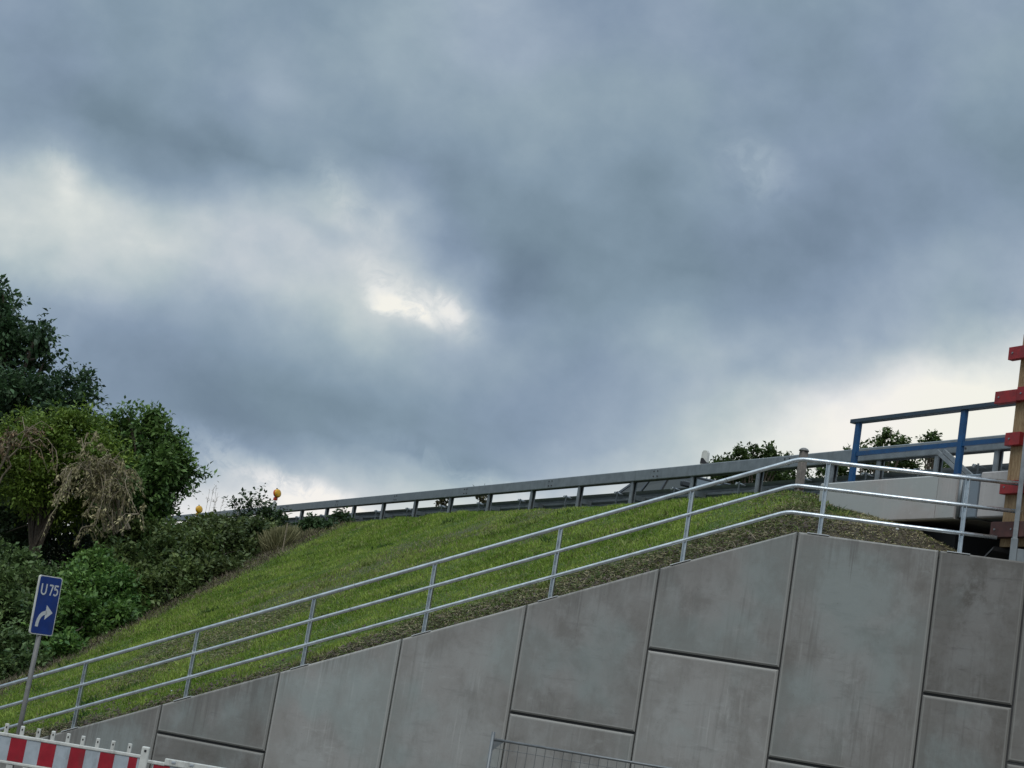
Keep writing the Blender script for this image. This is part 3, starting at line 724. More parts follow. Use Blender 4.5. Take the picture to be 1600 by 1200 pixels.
for s in gpost:
    z0 = ROADZ - 0.35 if s > -6.3 else 6.50
    if fp is None:
        m = MB(); H = 7.185 - 6.15; cz = 6.15 + H / 2
        m.box(R(s + 0.045, 0, cz), g, ng, (0, 0, 1), 0.004, 0.05, H / 2)         # web on the far side
        m.box(R(s, 0.048, cz), g, ng, (0, 0, 1), 0.045, 0.004, H / 2)
        m.box(R(s, -0.048, cz), g, ng, (0, 0, 1), 0.045, 0.004, H / 2)
        m.box(R(s - 0.045, 0.038, cz), g, ng, (0, 0, 1), 0.004, 0.012, H / 2)
        m.box(R(s - 0.045, -0.038, cz), g, ng, (0, 0, 1), 0.004, 0.012, H / 2)
        fp = m.build('post', MT['galvpost'], gr, origin=R(s, 0, 6.15)); fs = s
        m = MB(); m.box(R(s, -0.17, 6.87), g, ng, (0, 0, 1), 0.03, 0.13, 0.05); m.build('spacer', MT['galvpost'], fp, origin=R(s, 0, 6.15)).location = (0, 0, 0)
    else:
        c = copy_part(fp, gr, g * (s - fs))
# hook brackets between posts
fb = None
for s in [-16.5, -15.1, -13.7, -12.3, -10.9, -9.5, -8.15, -6.7, -5.3, -3.5] + [2.4 * k - 1.35 for k in range(0, 18)]:
    if fb is None:
        m = MB()
        m.box(R(s, -0.24, 7.035), g + np.array([0, 0, 0.25]), ng, (0, 0, 1), 0.10, 0.05, 0.010)
        m.box(R(s - 0.05, -0.17, 6.90), g, ng, (0, 0, 1), 0.010, 0.012, 0.16)
        m.box(R(s + 0.02, -0.20, 6.735), g, ng, (0, 0, 1), 0.06, 0.05, 0.010)
        fb = m.build('bracket', MT['galvpost'], gr, origin=R(s, -0.2, 6.9)); fbs = s
        m = MB(); m.tube([R(s + 0.06, -0.185, 7.03), R(s + 0.06, -0.16, 7.032)], 0.028, 8); k2 = m.build('bracket_end', MT['bright'], fb, origin=R(s, -0.2, 6.9)); k2.location = (0, 0, 0)
    else: copy_part(fb, gr, g * (s - fbs))
for ds in (0.0, 0.16):
    m = MB(); a = R(-7.72 + ds, 0.13, 7.22); b = R(-8.62 + ds, 0.16, 6.70)
    t = (b - a); Lh = np.linalg.norm(t) / 2; t /= (2 * Lh); up = np.cross(ng, t)
    m.box((a + b) / 2, t, ng, up, Lh, 0.02, 0.035); m.build('diagonal_brace', MT['galvpost'], gr, bevel=0.004)

# delineator on the beam
dl = thing('delineator', R(-0.35, 0, 7.41), 'small white delineator with a black slanting band, standing on the crash barrier beam', 'road marker')
m = MB(); m.extrude([(-0.065, 0.0), (0.065, 0.0), (0.055, 0.235), (0.03, 0.275), (-0.03, 0.275), (-0.055, 0.235)], w, (0, 0, 1), R(-0.35, 0, 7.41), ng * 0.05)
m.build('body', MT['whiteplastic'], dl)
m = MB(); m.extrude([(-0.067, 0.01), (0.067, 0.01), (0.065, 0.045), (-0.020, 0.125), (-0.061, 0.115)], w, (0, 0, 1), R(-0.35, -0.003, 7.41), ng * 0.056)
m.build('black_band', MT['black'], dl)

# grey marker post by the bridge end
mk = thing('marker_post', R(-4.72, 0.7, 6.40), 'weathered grey wooden marker post with dark rounded cap beside the bridge end', 'post')
m = MB(); m.cbox(R(-4.72, 0.7, 6.83), g, ng, (0, 0, 1), 0.062, 0.058, 0.44, 0.012); m.build('shaft', MT['marker'], mk)
m = MB(); rings = []
for k in range(6):
    a = k / 5 * math.pi / 2; rr = math.cos(a); zz = 7.272 + 0.062 * math.sin(a)
    rings.append([R(-4.72, 0.7, zz) + (g * math.cos(t) + ng * math.sin(t)) * 0.088 * max(rr, 0.03) for t in np.linspace(0, 2 * math.pi, 14)[:-1]])
m.loft(rings); m.build('cap', MT['polegrey'], mk, smooth=True)
m = MB(); m.tube([R(-4.72, 0.7, 6.62), R(-4.72, 0.7, 6.66)], 0.085, 10); m.build('collar', MT['brownbeam'], mk)

# ------------------------------------------------------------------ formwork and steel upright
FO = 1.46
fw = thing('formwork_panel', R(-11.2, FO, 5.42), 'upright tan timber formwork with red cross planks at the right edge, fixed to the bridge', 'formwork')
for j, (a, b) in enumerate([(-10.90, -11.26), (-11.265, -11.62), (-11.625, -12.0)]):
    m = MB(); m.box(R((a + b) / 2, FO + 0.03, (5.42 + 8.39) / 2), g, ng, (0, 0, 1), abs(a - b) / 2, 0.022, (8.39 - 5.42) / 2); m.build('board', MT['wood'], fw, bevel=0.003)
def plank(s0, s1, z0, z1, mat, lab=None, t=0.045):
    m = MB(); m.box(R((s0 + s1) / 2, FO + 0.054 + t, (z0 + z1) / 2), g, ng, (0, 0, 1), abs(s0 - s1) / 2, t, (z1 - z0) / 2)
    o = m.build('cross_plank', mat, fw, bevel=0.005)
    for q_ in (s0 - 0.09, s0 - 0.42, s0 - 0.75):
        if q_ > s1 + 0.03:
            m = MB(); m.tube([R(q_, FO + 0.05 + 2 * t, (z0 + z1) / 2), R(q_, FO + 0.066 + 2 * t, (z0 + z1) / 2)], 0.014, 6)
            k_ = m.build('bolt_head', MT['galvpost'], o, origin=wloc(fw)); k_.location = (0, 0, 0)
    if lab: o['label'] = lab
plank(-10.74, -12.05, 8.02, 8.20, MT['red']); plank(-10.56, -11.0, 7.41, 7.585, MT['red']); plank(-11.003, -12.05, 7.42, 7.61, MT['red'])
plank(-10.87, -11.16, 6.80, 6.98, MT['red'], 'short red plank'); plank(-10.88, -12.05, 6.13, 6.31, MT['red']); plank(-10.82, -12.05, 5.53, 5.74, MT['brownbeam'], 'dark brown lowest plank', 0.06)
su = thing('steel_upright', W(7.40, 5.20, 0.1), 'grey steel upright in a bolted shoe on the wall top, before the timber formwork', 'post')
m = MB(); m.box(W(7.40, 6.75, 0.1), w, nb, (0, 0, 1), 0.032, 0.032, 1.42); m.build('shaft', MT['galvpost'], su, bevel=0.004)
m = MB(); m.box(W(7.40, 5.35, 0.1), w, nb, (0, 0, 1), 0.045, 0.045, 0.15); m.box(W(7.62, 5.285, 0.12), w, nb, (0, 0, 1), 0.175, 0.04, 0.085); m.build('shoe', MT['galv'], su, bevel=0.004)
m = MB()
for q in (7.56, 7.72): m.tube([W(q, 5.29, 0.075), W(q, 5.29, 0.06)], 0.016, 6)
m.build('shoe_bolts', MT['bolt'], su)

# ------------------------------------------------------------------ flat drawing strokes for lettering
def stroke(mb_, pts, wd_, fn, lift=0.0):
    """ribbon along 2D pts mapped by fn(u,v)->3D, with thickness given by two sheets"""
    P = np.array(pts, float); n = len(P); Lf = []; Rt = []
    for i in range(n):
        a = P[max(0, i - 1)]; b = P[min(n - 1, i + 1)]; t = (b - a) / (np.linalg.norm(b - a) + 1e-9); nn = np.array([-t[1], t[0]])
        Lf.append(P[i] + nn * wd_ / 2); Rt.append(P[i] - nn * wd_ / 2)
    vs = [fn(*p, 0.0) for p in Lf] + [fn(*p, 0.0) for p in Rt] + [fn(*p, 0.002) for p in Lf] + [fn(*p, 0.002) for p in Rt]
    fs = []
    for i in range(n - 1):
        fs += [(2 * n + i, 2 * n + i + 1, 3 * n + i + 1, 3 * n + i), (i, n + i, n + i + 1, i + 1), (i, i + 1, 2 * n + i + 1, 2 * n + i), (n + i, 3 * n + i, 3 * n + i + 1, n + i + 1)]
    fs += [(0, 2 * n, 3 * n, n), (n - 1, 2 * n - 1, 4 * n - 1, 3 * n - 1)]
    mb_.add(vs, fs)

# ------------------------------------------------------------------ detour sign
SP = at(71, 945, 22.0); SP[2] = 0
sg = thing('detour_sign', SP, 'blue detour sign reading U 75 with a white arrow curving right, on a grey pole', 'road sign')
m = MB(); m.tube([SP + np.array([0, 0, -0.1]), SP + np.array([0, 0, 2.86])], 0.030, 14); m.build('pole', MT['polegrey'], sg, smooth=True)
sa = rad(46)                                            # the plate is turned away to the right
eu = np.array([math.cos(sa), math.sin(sa), 0]); en = np.array([math.sin(sa), -math.cos(sa), 0])
tilt = rad(1.5); ev = np.array([0, 0, 1.]); eu2 = eu * math.cos(tilt) + ev * math.sin(tilt); ev2 = -eu * math.sin(tilt) + ev * math.cos(tilt)
SWD, SHT = 0.325, 0.72
cen = SP + np.array([0, 0, 2.545]) + en * 0.045 - np.array([0.012, 0, 0])
def sgn(u_, v_, lift): return cen + eu2 * (u_ - 0.5) * SWD + ev2 * (0.5 - v_) * SHT + en * lift
def rrect(x0, y0, x1, y1, r, asp):
    pts = []
    for cx, cy, a0 in ((x1 - r, y0 + r * asp, -90), (x1 - r, y1 - r * asp, 0), (x0 + r, y1 - r * asp, 90), (x0 + r, y0 + r * asp, 180)):
        for k in range(5):
            a = rad(a0 + 90 * k / 4); pts.append((cx + r * math.cos(a), cy + r * asp * math.sin(a)))
    return pts
def plate(p2, l0, l1, name, mat):
    m = MB(); m.loft([[sgn(a, b, l0) for a, b in p2], [sgn(a, b, l1) for a, b in p2]]); return m.build(name, mat, sg)
plate(rrect(0, 0, 1, 1, 0.09, 0.5), -0.030, 0.0, 'plate_edge', MT['whiteplastic'])
plate(rrect(0.035, 0.0175, 0.965, 0.9825, 0.075, 0.5), 0.0005, 0.0025, 'plate_face', MT['signblue'])
def sf(a, b, l): return sgn(a, b, 0.003 + l)
asp = SWD / SHT
m = MB()
def lift2(pts): return pts
# strokes are drawn in plate metres so their width is even
def met(a, b, l): return sgn(a / 0.38, b / SHT, 0.003 + l)
th_ = 0.020
x0, x1, y0, y1 = 0.062, 0.138, 0.100, 0.228
stroke(m, [(x0, y0), (x0, y1 - 0.038)] + [((x0 + x1) / 2 - (x1 - x0) / 2 * math.cos(a), y1 - 0.038 + 0.038 * math.sin(a)) for a in np.linspace(0.1, math.pi - 0.1, 8)] + [(x1, y1 - 0.038), (x1, y0)], th_, met)
x0, x1 = 0.186, 0.250
stroke(m, [(x0, y0 + 0.01), (x1 - 0.004, y0 + 0.01)], th_, met); stroke(m, [(x1 - 0.006, y0 + 0.004), (x0 + 0.026, y1 + 0.006)], th_, met)
x0, x1 = 0.268, 0.335
stroke(m, [(x1, y0 + 0.01), (x0 + 0.008, y0 + 0.01)], th_, met); stroke(m, [(x0 + 0.010, y0 + 0.002), (x0 + 0.008, y0 + 0.060)], th_, met)
stroke(m, [(x0 + 0.004, y0 + 0.058), (x0 + 0.03, y0 + 0.050), (x0 + 0.052, y0 + 0.058), (x0 + 0.062, y0 + 0.08), (x0 + 0.060, y0 + 0.104), (x0 + 0.044, y0 + 0.122), (x0 + 0.022, y0 + 0.126), (x0 + 0.0, y0 + 0.114)], th_, met)
m.build('lettering', MT['signwhite'], sg)
m = MB()
arc = [(0.085, 0.625), (0.087, 0.585), (0.098, 0.535), (0.120, 0.492), (0.152, 0.462), (0.190, 0.448), (0.215, 0.446)]
stroke(m, arc, 0.048, met)
h3 = [(0.195, 0.352), (0.310, 0.440), (0.195, 0.532)]
m.loft([[met(a, b, 0.0) for a, b in h3], [met(a, b, 0.002) for a, b in h3]])
m.build('arrow', MT['signwhite'], sg)
m = MB()
for z in (2.32, 2.76):
    m = MB(); m.box(SP + np.array([0, 0, z]) - en * 0.012, eu, en, (0, 0, 1), 0.040, 0.030, 0.015); m.build('clamp', MT['galvpost'], sg)

# ------------------------------------------------------------------ barrier fences
ba = rad(3.0); bx = np.array([math.cos(ba), math.sin(ba) * 1.0, 0]); by = np.array([-bx[1], bx[0], 0])
def barrier(P1, Lb, label, kind):
    """P1 = right end foot, extends to the left by Lb"""
    o = thing('barrier_fence', P1, label, 'barrier', 'plastic barrier fences in front of the wall')
    X = lambda t, z, d=0.0: P1 + bx * t + by * d + np.array([0, 0, z])
    rnd = 0.008
    m = MB(); m.box(X(-Lb / 2, 1.075), bx, by, (0, 0, 1), Lb / 2, 0.022, 0.018); m.build('top_bar', MT['whiteplastic'], o, bevel=rnd)
    m = MB(); m.box(X(-Lb / 2, 0.785), bx, by, (0, 0, 1), Lb / 2, 0.024, 0.016); m.box(X(-Lb / 2, 0.20), bx, by, (0, 0, 1), Lb / 2, 0.024, 0.02); m.build('lower_bars', MT['whiteplastic'], o, bevel=rnd)
    m = MB(); m.box(X(-Lb / 2, 0.93), bx, by, (0, 0, 1), Lb / 2 - 0.02, 0.012, 0.126); m.build('board', MT['sheetwhite'], o)
    return o, X
P1 = at(228, 1172, 20.0); P1[2] = 0
b1, X1 = barrier(P1, 2.35, 'white plastic barrier fence with upright stubs over a red and white board, bottom left', 1)
def pxX(px, P1_, y=1165): return (at(px, y, 20.0)[0] - P1_[0]) / bx[0]
for a, b in ((18, 43), (65.5, 90), (113, 136.5), (160, 183), (206, 219)):
    t0, t1 = pxX(a, P1), pxX(b, P1)
    m = MB(); m.box(X1((t0 + t1) / 2, 0.93, -0.0135), bx, by, (0, 0, 1), (t1 - t0) / 2, 0.001, 0.1245); m.build('red_stripe', MT['sheetred'], b1)
m = MB(); m.box(X1(0.0, 1.13, 0), bx, by, (0, 0, 1), 0.022, 0.014, 0.065); stub = m.build('stub', MT['whiteplastic'], b1, origin=X1(0, 1.1), bevel=0.008)
m = MB(); m.box(X1(0.0, 1.155, -0.0145), bx, by, (0, 0, 1), 0.007, 0.002, 0.010); sl_ = m.build('slot', MT['black'], stub, origin=X1(0, 1.1)); sl_.location = (0, 0, 0)
stub.location = stub.location + Vector(tuple(bx * pxX(203.5, P1)))
s0_ = pxX(203.5, P1)
for px in (7.5, 32.5, 58, 81.5, 105.5, 129, 152.7, 177):
    copy_part(stub, b1, bx * (pxX(px, P1) - s0_))
m = MB(); m.box(X1(0.0, 0.48, 0), bx, by, (0, 0, 1), 0.035, 0.016, 0.285); sl0 = m.build('picket', MT['whiteplastic'], b1, origin=X1(0, 0.48), bevel=0.006)
sl0.location = sl0.location + Vector(tuple(bx * -0.16))
for k in range(1, 13): copy_part(sl0, b1, bx * (-0.18 * k))
m = MB(); m.box(X1(0.0, 0.62, -0.01), bx, by, (0, 0, 1), 0.045, 0.03, 0.57); m.build('end_post', MT['whiteplastic'], b1, bevel=0.015)
m = MB(); m.box(X1(0.0, 1.145, -0.043), bx, by, (0, 0, 1), 0.012, 0.003, 0.012); m.build('end_post_slot', MT['black'], b1)
m = MB(); m.box(X1(0.0, 0.035), bx, by, (0, 0, 1), 0.12, 0.35, 0.045); m.box(X1(-2.2, 0.035), bx, by, (0, 0, 1), 0.12, 0.35, 0.045); m.build('foot', MT['rubber'], b1)
P2 = at(236, 1180, 20.0) + bx * 2.10; P2[2] = 0
b2 = thing('barrier_fence', P2, 'white plastic barrier rail with moulded studs, right of the first striped barrier', 'barrier', 'plastic barrier fences in front of the wall')
X2 = lambda t, z, d=0.0: P2 + bx * t + by * d + np.array([0, 0, z])
m = MB(); m.box(X2(-1.0, 1.062), bx, by, (0, 0, 1), 0.94, 0.028, 0.038); m.box(X2(-2.03, 1.035), bx, by, (0, 0, 1), 0.10, 0.024, 0.020); m.build('top_bar', MT['whiteplastic'], b2, bevel=0.01)
m = MB(); m.box(X2(-1.04, 0.90), bx, by, (0, 0, 1), 1.02, 0.012, 0.122); m.build('board', MT['sheetwhite'], b2)
for k in range(6):
    m = MB(); m.box(X2(-1.96 + 0.36 * k, 0.90, -0.0135), bx, by, (0, 0, 1), 0.09, 0.001, 0.120); m.build('red_stripe', MT['sheetred'], b2)
for k in range(9):
    m = MB(); m.box(X2(-1.84 + 0.2 * k, 1.07, -0.031), bx, by, (0, 0, 1), 0.022, 0.006, 0.012); m.build('stud', MT['sheetwhite'], b2, bevel=0.003)
m = MB()
for k in range(12): m.box(X2(-1.95 + 0.17 * k, 0.45), bx, by, (0, 0, 1), 0.03, 0.014, 0.33)
m.box(X2(-1.0, 0.12), bx, by, (0, 0, 1), 1.0, 0.02, 0.02); m.build('pickets', MT['whiteplastic'], b2)
m = MB(); m.box(X2(-0.05, 0.5), bx, by, (0, 0, 1), 0.03, 0.022, 0.55); m.box(X2(-0.2, 0.035), bx, by, (0, 0, 1), 0.12, 0.35, 0.045); m.build('foot', MT['rubber'], b2)

# ------------------------------------------------------------------ mesh site fence
FP = at(770, 1152, 20.0); ztop = float(FP[2]); FP[2] = 0
fe = thing('site_fence', FP, 'grey steel mesh construction fence panel, its top corner showing in front of the concrete wall', 'fence')
fx = np.array([1., -0.02, 0]); fx /= np.linalg.norm(fx); fy = np.array([0.02, 1, 0])
X3 = lambda t, z, d=0.0: FP + fx * t + fy * d + np.array([0, 0, z])
m = MB(); m.tube([X3(0, 0.05), X3(0, ztop + 0.06)], 0.021, 10); fpz = m.build('frame_post', MT['fencetube'], fe, origin=FP, smooth=True)
c = fpz.copy(); COL.objects.link(c); c.parent = fe; c.location = fpz.location + Vector(tuple(fx * 3.5))
m = MB(); m.tube([X3(0, ztop - 0.02), X3(3.5, ztop - 0.02)], 0.015, 10); m.build('top_tube', MT['fencetube'], fe, smooth=True)
m = MB(); m.tube([X3(0, 0.2), X3(3.5, 0.2)], 0.015, 10); m.build('bottom_tube', MT['fencetube'], fe, smooth=True)
m = MB(); m.extrude([(0.02, ztop - 0.03), (0.13, ztop - 0.03), (0.02, ztop - 0.14)], fx, (0, 0, 1), FP - fy * 0.004, fy * 0.008); m.build('corner_gusset', MT['fencetube'], fe)
m = MB()
for k in range(1, 35): m.tube([X3(0.1 * k, 0.2, 0.0), X3(0.1 * k, ztop - 0.02, 0.0)], 0.0028, 4)
for k in range(1, 9): m.tube([X3(0, 0.2 + k * 0.205 - 0.05, 0.004), X3(3.5, 0.2 + k * 0.205 - 0.05, 0.004)], 0.0028, 4)
tag(m.build('mesh_wires', MT['wire'], fe), kind='stuff')
m = MB(); m.box(X3(0, 0.07), fx, fy, (0, 0, 1), 0.12, 0.35, 0.07); m.build('foot_block', MT['gravel'], fe)

# ------------------------------------------------------------------ warning lamps on beacons beside the road
def lamp(px, py, Y, label, tiltr, with_red):
    C_ = at(px, py, Y); z0 = RDZ
    foot = np.array([C_[0], C_[1], z0])
    o = thing('warning_beacon', foot, label, 'warning lamp', 'warning lamps beside the road')
    zc = C_[2]; rr = 0.145
    ax = np.array([math.cos(tiltr), -math.sin(tiltr), 0.0]); lw = np.array([ax[1], -ax[0], 0])   # lens axis
    ax2 = np.array([0.75, -0.62, 0.22]); ax2 /= np.linalg.norm(ax2)
    ref = np.cross(ax2, [0, 0, 1]); ref /= np.linalg.norm(ref); up = np.cross(ref, ax2)
    def disc(m, c0, r0, off0, off1):
        prof = [(off0, 0.02), (off0, r0 * 0.8), (off0 + (off1 - off0) * 0.3, r0), (off0 + (off1 - off0) * 0.75, r0 * 0.93), (off1, r0 * 0.6), (off1 + 0.012, 0.02)]
        rings = [[c0 + ax2 * a + (ref * math.cos(t) + up * math.sin(t)) * q for t in np.linspace(0, 2 * math.pi, 17)[:-1]] for a, q in prof]
        m.loft(rings)
    m = MB(); disc(m, C_, rr, 0.0, 0.075); m.build('lens', MT['lampyellow'], o, smooth=True)
    m = MB(); disc(m, C_ - ax2 * 0.06, rr * 0.95, 0.0, 0.055); m.build('housing', MT['lampred' if with_red else 'lampyellow'], o, smooth=True)
    m = MB(); m.tube([C_ + up * rr * 0.95 - ax2 * 0.01, C_ + up * (rr + 0.035) - ax2 * 0.01], 0.022, 8); m.build('handle', MT['black'], o)
    m = MB(); m.box(C_ - np.array([0, 0, rr + 0.03]) - ax2 * 0.03, ref, ax2, (0, 0, 1), 0.06, 0.045, 0.05); m.build('battery_box', MT['lampred' if with_red else 'lampyellow'], o, bevel=0.01)
    zb = zc - rr - 0.10
    m = MB(); m.extrude([(-0.04, 0.0), (0.04, 0.0), (0.12, -0.12), (0.12, -(zb - z0) + 0.05), (-0.12, -(zb - z0) + 0.05), (-0.12, -0.12)], ref, (0, 0, 1), np.array([C_[0], C_[1], zb]) - ax2 * 0.05, ax2 * 0.03 * np.array([1, 1, 0]))
    m.build('beacon_board', MT['whiteplastic'], o)
    m = MB(); m.box(np.array([C_[0], C_[1], z0 + 0.06]), ref, ax2 * np.array([1, 1, 0]), (0, 0, 1), 0.3, 0.2, 0.05); m.build('foot', MT['rubber'], o)
lamp(433, 771, 57.5, 'amber and red warning lamp on a white beacon above the crash barrier', 0.6, True)
lamp(311, 796, 66.0, 'amber warning lamp above the bushes at the far left end of the crash barrier', 0.4, False)

# ------------------------------------------------------------------ car
CO = -1.80     # car centre line
cs0 = 0.55     # front (towards the camera), road coordinate
cr_t = thing('parked_car', R(2.9, CO, RDZ), 'dark grey estate car seen through the gap between the crash barrier beams', 'car')
cr_t.name = 'estate_car'
ZB = RDZ - 0.01
def CP(t, lat, z): return R(t, CO + lat, ZB + z)          # t along road, lat towards slope
def car_shell(prof_s, halfw, name, mat, bev=0.03, top_in=0.0):
    m = MB(); rings = []
    for lat, k in ((-halfw, top_in), (-halfw * 0.96, 0), (halfw * 0.96, 0), (halfw, top_in)):
        rings.append([CP(t, lat, z) for t, z in prof_s])
    m.loft(rings); return m.build(name, mat, cr_t, bevel=bev)
t0 = 0.42
lower = [(t0, 0.32), (t0 - 0.02, 0.62), (t0 + 0.12, 0.74), (t0 + 1.05, 0.93), (t0 + 4.55, 0.98), (t0 + 4.66, 0.7), (t0 + 4.66, 0.34), (t0 + 4.2, 0.22), (t0 + 0.3, 0.22)]
car_shell(lower, 0.90, 'body', MT['carpaint'], 0.05)
# greenhouse: glass block with tumblehome, then pillars and roof
gh = [(t0 + 1.0, 0.93), (t0 + 1.80, 1.28), (t0 + 2.1, 1.34), (t0 + 3.6, 1.33), (t0 + 3.95, 1.25), (t0 + 4.5, 0.97)]
m = MB(); m.loft([[CP(t, lat * (0.84 if z < 1.0 else 0.66), z) for t, z in gh] for lat in (-1, 1)]); m.build('window_glass', MT['glass'], cr_t)
m = MB()
rf = [(t0 + 1.80, 1.285), (t0 + 2.05, 1.34), (t0 + 3.0, 1.365), (t0 + 3.65, 1.335), (t0 + 3.95, 1.27)]
rings = []
for lat in (-0.70, -0.62, 0.62, 0.70):
    rings.append([CP(t, lat, z + (0.02 if abs(lat) < 0.65 else 0.0)) for t, z in rf] + [CP(t, lat, z - 0.035) for t, z in rf[::-1]])
m.loft(rings); m.build('roof', MT['carpaint'], cr_t)
for side in (-1, 1):
    for (ta, tb, wd_) in ((1.0, 1.84, 0.05), (2.55, 2.6, 0.04), (3.45, 3.35, 0.05), (4.48, 3.92, 0.09)):
        m = MB(); m.loft([[CP(t0 + ta + dx, side * (0.85 + dl_), 0.95) for dx, dl_ in ((-wd_, 0.01), (wd_, 0.01), (wd_, -0.05), (-wd_, -0.05))], [CP(t0 + tb + dx, side * (0.675 + dl_), 1.30) for dx, dl_ in ((-wd_ * .8, 0.01), (wd_ * .8, 0.01), (wd_ * .8, -0.05), (-wd_ * .8, -0.05))]])
        m.build('pillar', MT['carpaint'], cr_t)
    m = MB(); m.cbox(CP(t0 + 1.28, side * 1.0, 1.02), g, ng, (0, 0, 1), 0.06, 0.10, 0.06, 0.02); m.build('mirror', MT['carpaint'], cr_t)
    m = MB(); m.cbox(CP(t0 + 0.06, side * 0.66, 0.66), g, ng, (0, 0, 1), 0.08, 0.18, 0.06, 0.02); m.build('headlight', MT['bright'], cr_t)
    for tt in (0.85, 3.65):
        m = MB(); m.tube([CP(t0 + tt, side * 0.70, 0.32), CP(t0 + tt, side * 0.915, 0.32)], 0.32, 20); wh = m.build('wheel', MT['rubber'], cr_t, smooth=False)
        m = MB(); m.tube([CP(t0 + tt, side * 0.90, 0.32), CP(t0 + tt, side * 0.925, 0.32)], 0.20, 16); r_ = m.build('rim', MT['rim'], cr_t)
        r_.parent = wh; r_.location = (0, 0, 0)

# ------------------------------------------------------------------ vegetation
def unit(v): return v / (np.linalg.norm(v, axis=-1, keepdims=True) + 1e-9)

def leaves(centers, dirs, size, aspect, colA, colB, droop=0.2, palevar=0.25, tonefield=None):
    """one diamond leaf (4 corners, folded) per centre"""
    n = len(centers)
    t = unit(dirs + rng.normal(0, 0.35, (n, 3)) + np.array([0, 0, -droop]))
    up = unit(rng.normal(0, 0.55, (n, 3)) + np.array([0, 0, 1.0]))
    s = unit(np.cross(t, up)); nn = np.cross(s, t)
    L_ = size * rng.uniform(0.5, 1.55, (n, 1)); Wd = L_ * aspect
    b = centers; tip = centers + t * L_
    mid = centers + t * L_ * 0.45
    l = mid + s * Wd * 0.5 + nn * Wd * 0.18; r = mid - s * Wd * 0.5 + nn * Wd * 0.18
    V = np.stack([b, l, tip, r], 1).reshape(-1, 3)
    Fq = np.arange(4 * n).reshape(n, 4)
    k = rng.random((n, 1)) if tonefield is None else np.clip(tonefield[:, None] + rng.normal(0, 0.18, (n, 1)), 0, 1)
    c = np.array(colA) * (1 - k) + np.array(colB) * k
    c = c * (1 + palevar * rng.normal(0, 1, (n, 1)).clip(-1.6, 2))
    c = np.clip(c, 0.004, 0.6)
    return V, Fq, np.repeat(c, 4, 0)

def crown(lobes, ntwig, nleaf, twig=0.35, size=0.09, shell=0.65, nsub=16, shoots=0.06):
    """lobes: list of (centre, (rx,ry,rz)), each broken up into clumps of twigs. Returns leaf centres, directions, tone"""
    vol = np.array([l[1][0] * l[1][1] * l[1][2] for l in lobes]) ** 0.7; vol /= vol.sum()
    C_, D_, T_ = [], [], []
    for (c, r), fr in zip(lobes, vol):
        n = max(8, int(ntwig * fr)); r = np.array(r); rm = float(np.mean(r))
        k = int(max(3, min(40, nsub * (rm / 0.9) ** 1.3)))
        ds = unit(rng.normal(0, 1, (k, 3))); sub = ds * rng.uniform(0.62, 0.95, (k, 1)); srad = rng.uniform(0.16, 0.34, k); stone = rng.uniform(0, 1, k)
        j = rng.integers(0, k, n); e = unit(rng.normal(0, 1, (n, 3))) * (rng.random((n, 1)) ** 0.45)
        q = sub[j] + e * srad[j][:, None]
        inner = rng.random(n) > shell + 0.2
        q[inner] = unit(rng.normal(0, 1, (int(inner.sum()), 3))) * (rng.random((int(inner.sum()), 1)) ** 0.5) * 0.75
        p = c + q * r
        out = unit(unit(q) * 0.6 + e * 0.7 + rng.normal(0, 0.25, (n, 3)) + np.array([0, 0, 0.3]))
        tw = twig * rng.uniform(0.6, 1.4, (n, 1, 1))
        sh = rng.random(n) < shoots; tw[sh] *= rng.uniform(1.2, 1.8, (int(sh.sum()), 1, 1)); out[sh] = unit(unit(q[sh]) + np.array([0, 0, 0.7]) + rng.normal(0, 0.25, (int(sh.sum()), 3)))
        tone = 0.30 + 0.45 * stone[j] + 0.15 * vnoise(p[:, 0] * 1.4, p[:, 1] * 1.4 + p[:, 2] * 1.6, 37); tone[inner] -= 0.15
        m_ = nleaf
        t = rng.uniform(-0.2, 1.0, (n, m_, 1))
        jit = np.where(sh[:, None, None], 0.07, 0.16)
        P = p[:, None] + out[:, None] * t * tw + rng.normal(0, 1, (n, m_, 3)) * jit * twig + np.array([0, 0, -0.14]) * (t ** 2) * tw
        side = unit(np.cross(out, rng.normal(0, 1, (n, 3))))[:, None] * np.where(rng.random((n, m_, 1)) < 0.5, 1, -1)
        Dr = out[:, None] * 0.6 + side * 0.8
        C_.append(P.reshape(-1, 3)); D_.append(np.broadcast_to(Dr, P.shape).reshape(-1, 3)); T_.append(np.repeat(tone, m_))
    return np.concatenate(C_), np.concatenate(D_), np.concatenate(T_)

def lob(px, py, rx, ry, Y, depth=None):
    """crown lobe whose silhouette spans rx, ry (in photo pixels) at distance Y"""
    c = at(px, py, Y); k = Y / FPX
    return (c, (rx * k, (depth if depth else (rx + ry) / 2 * k), ry * k))

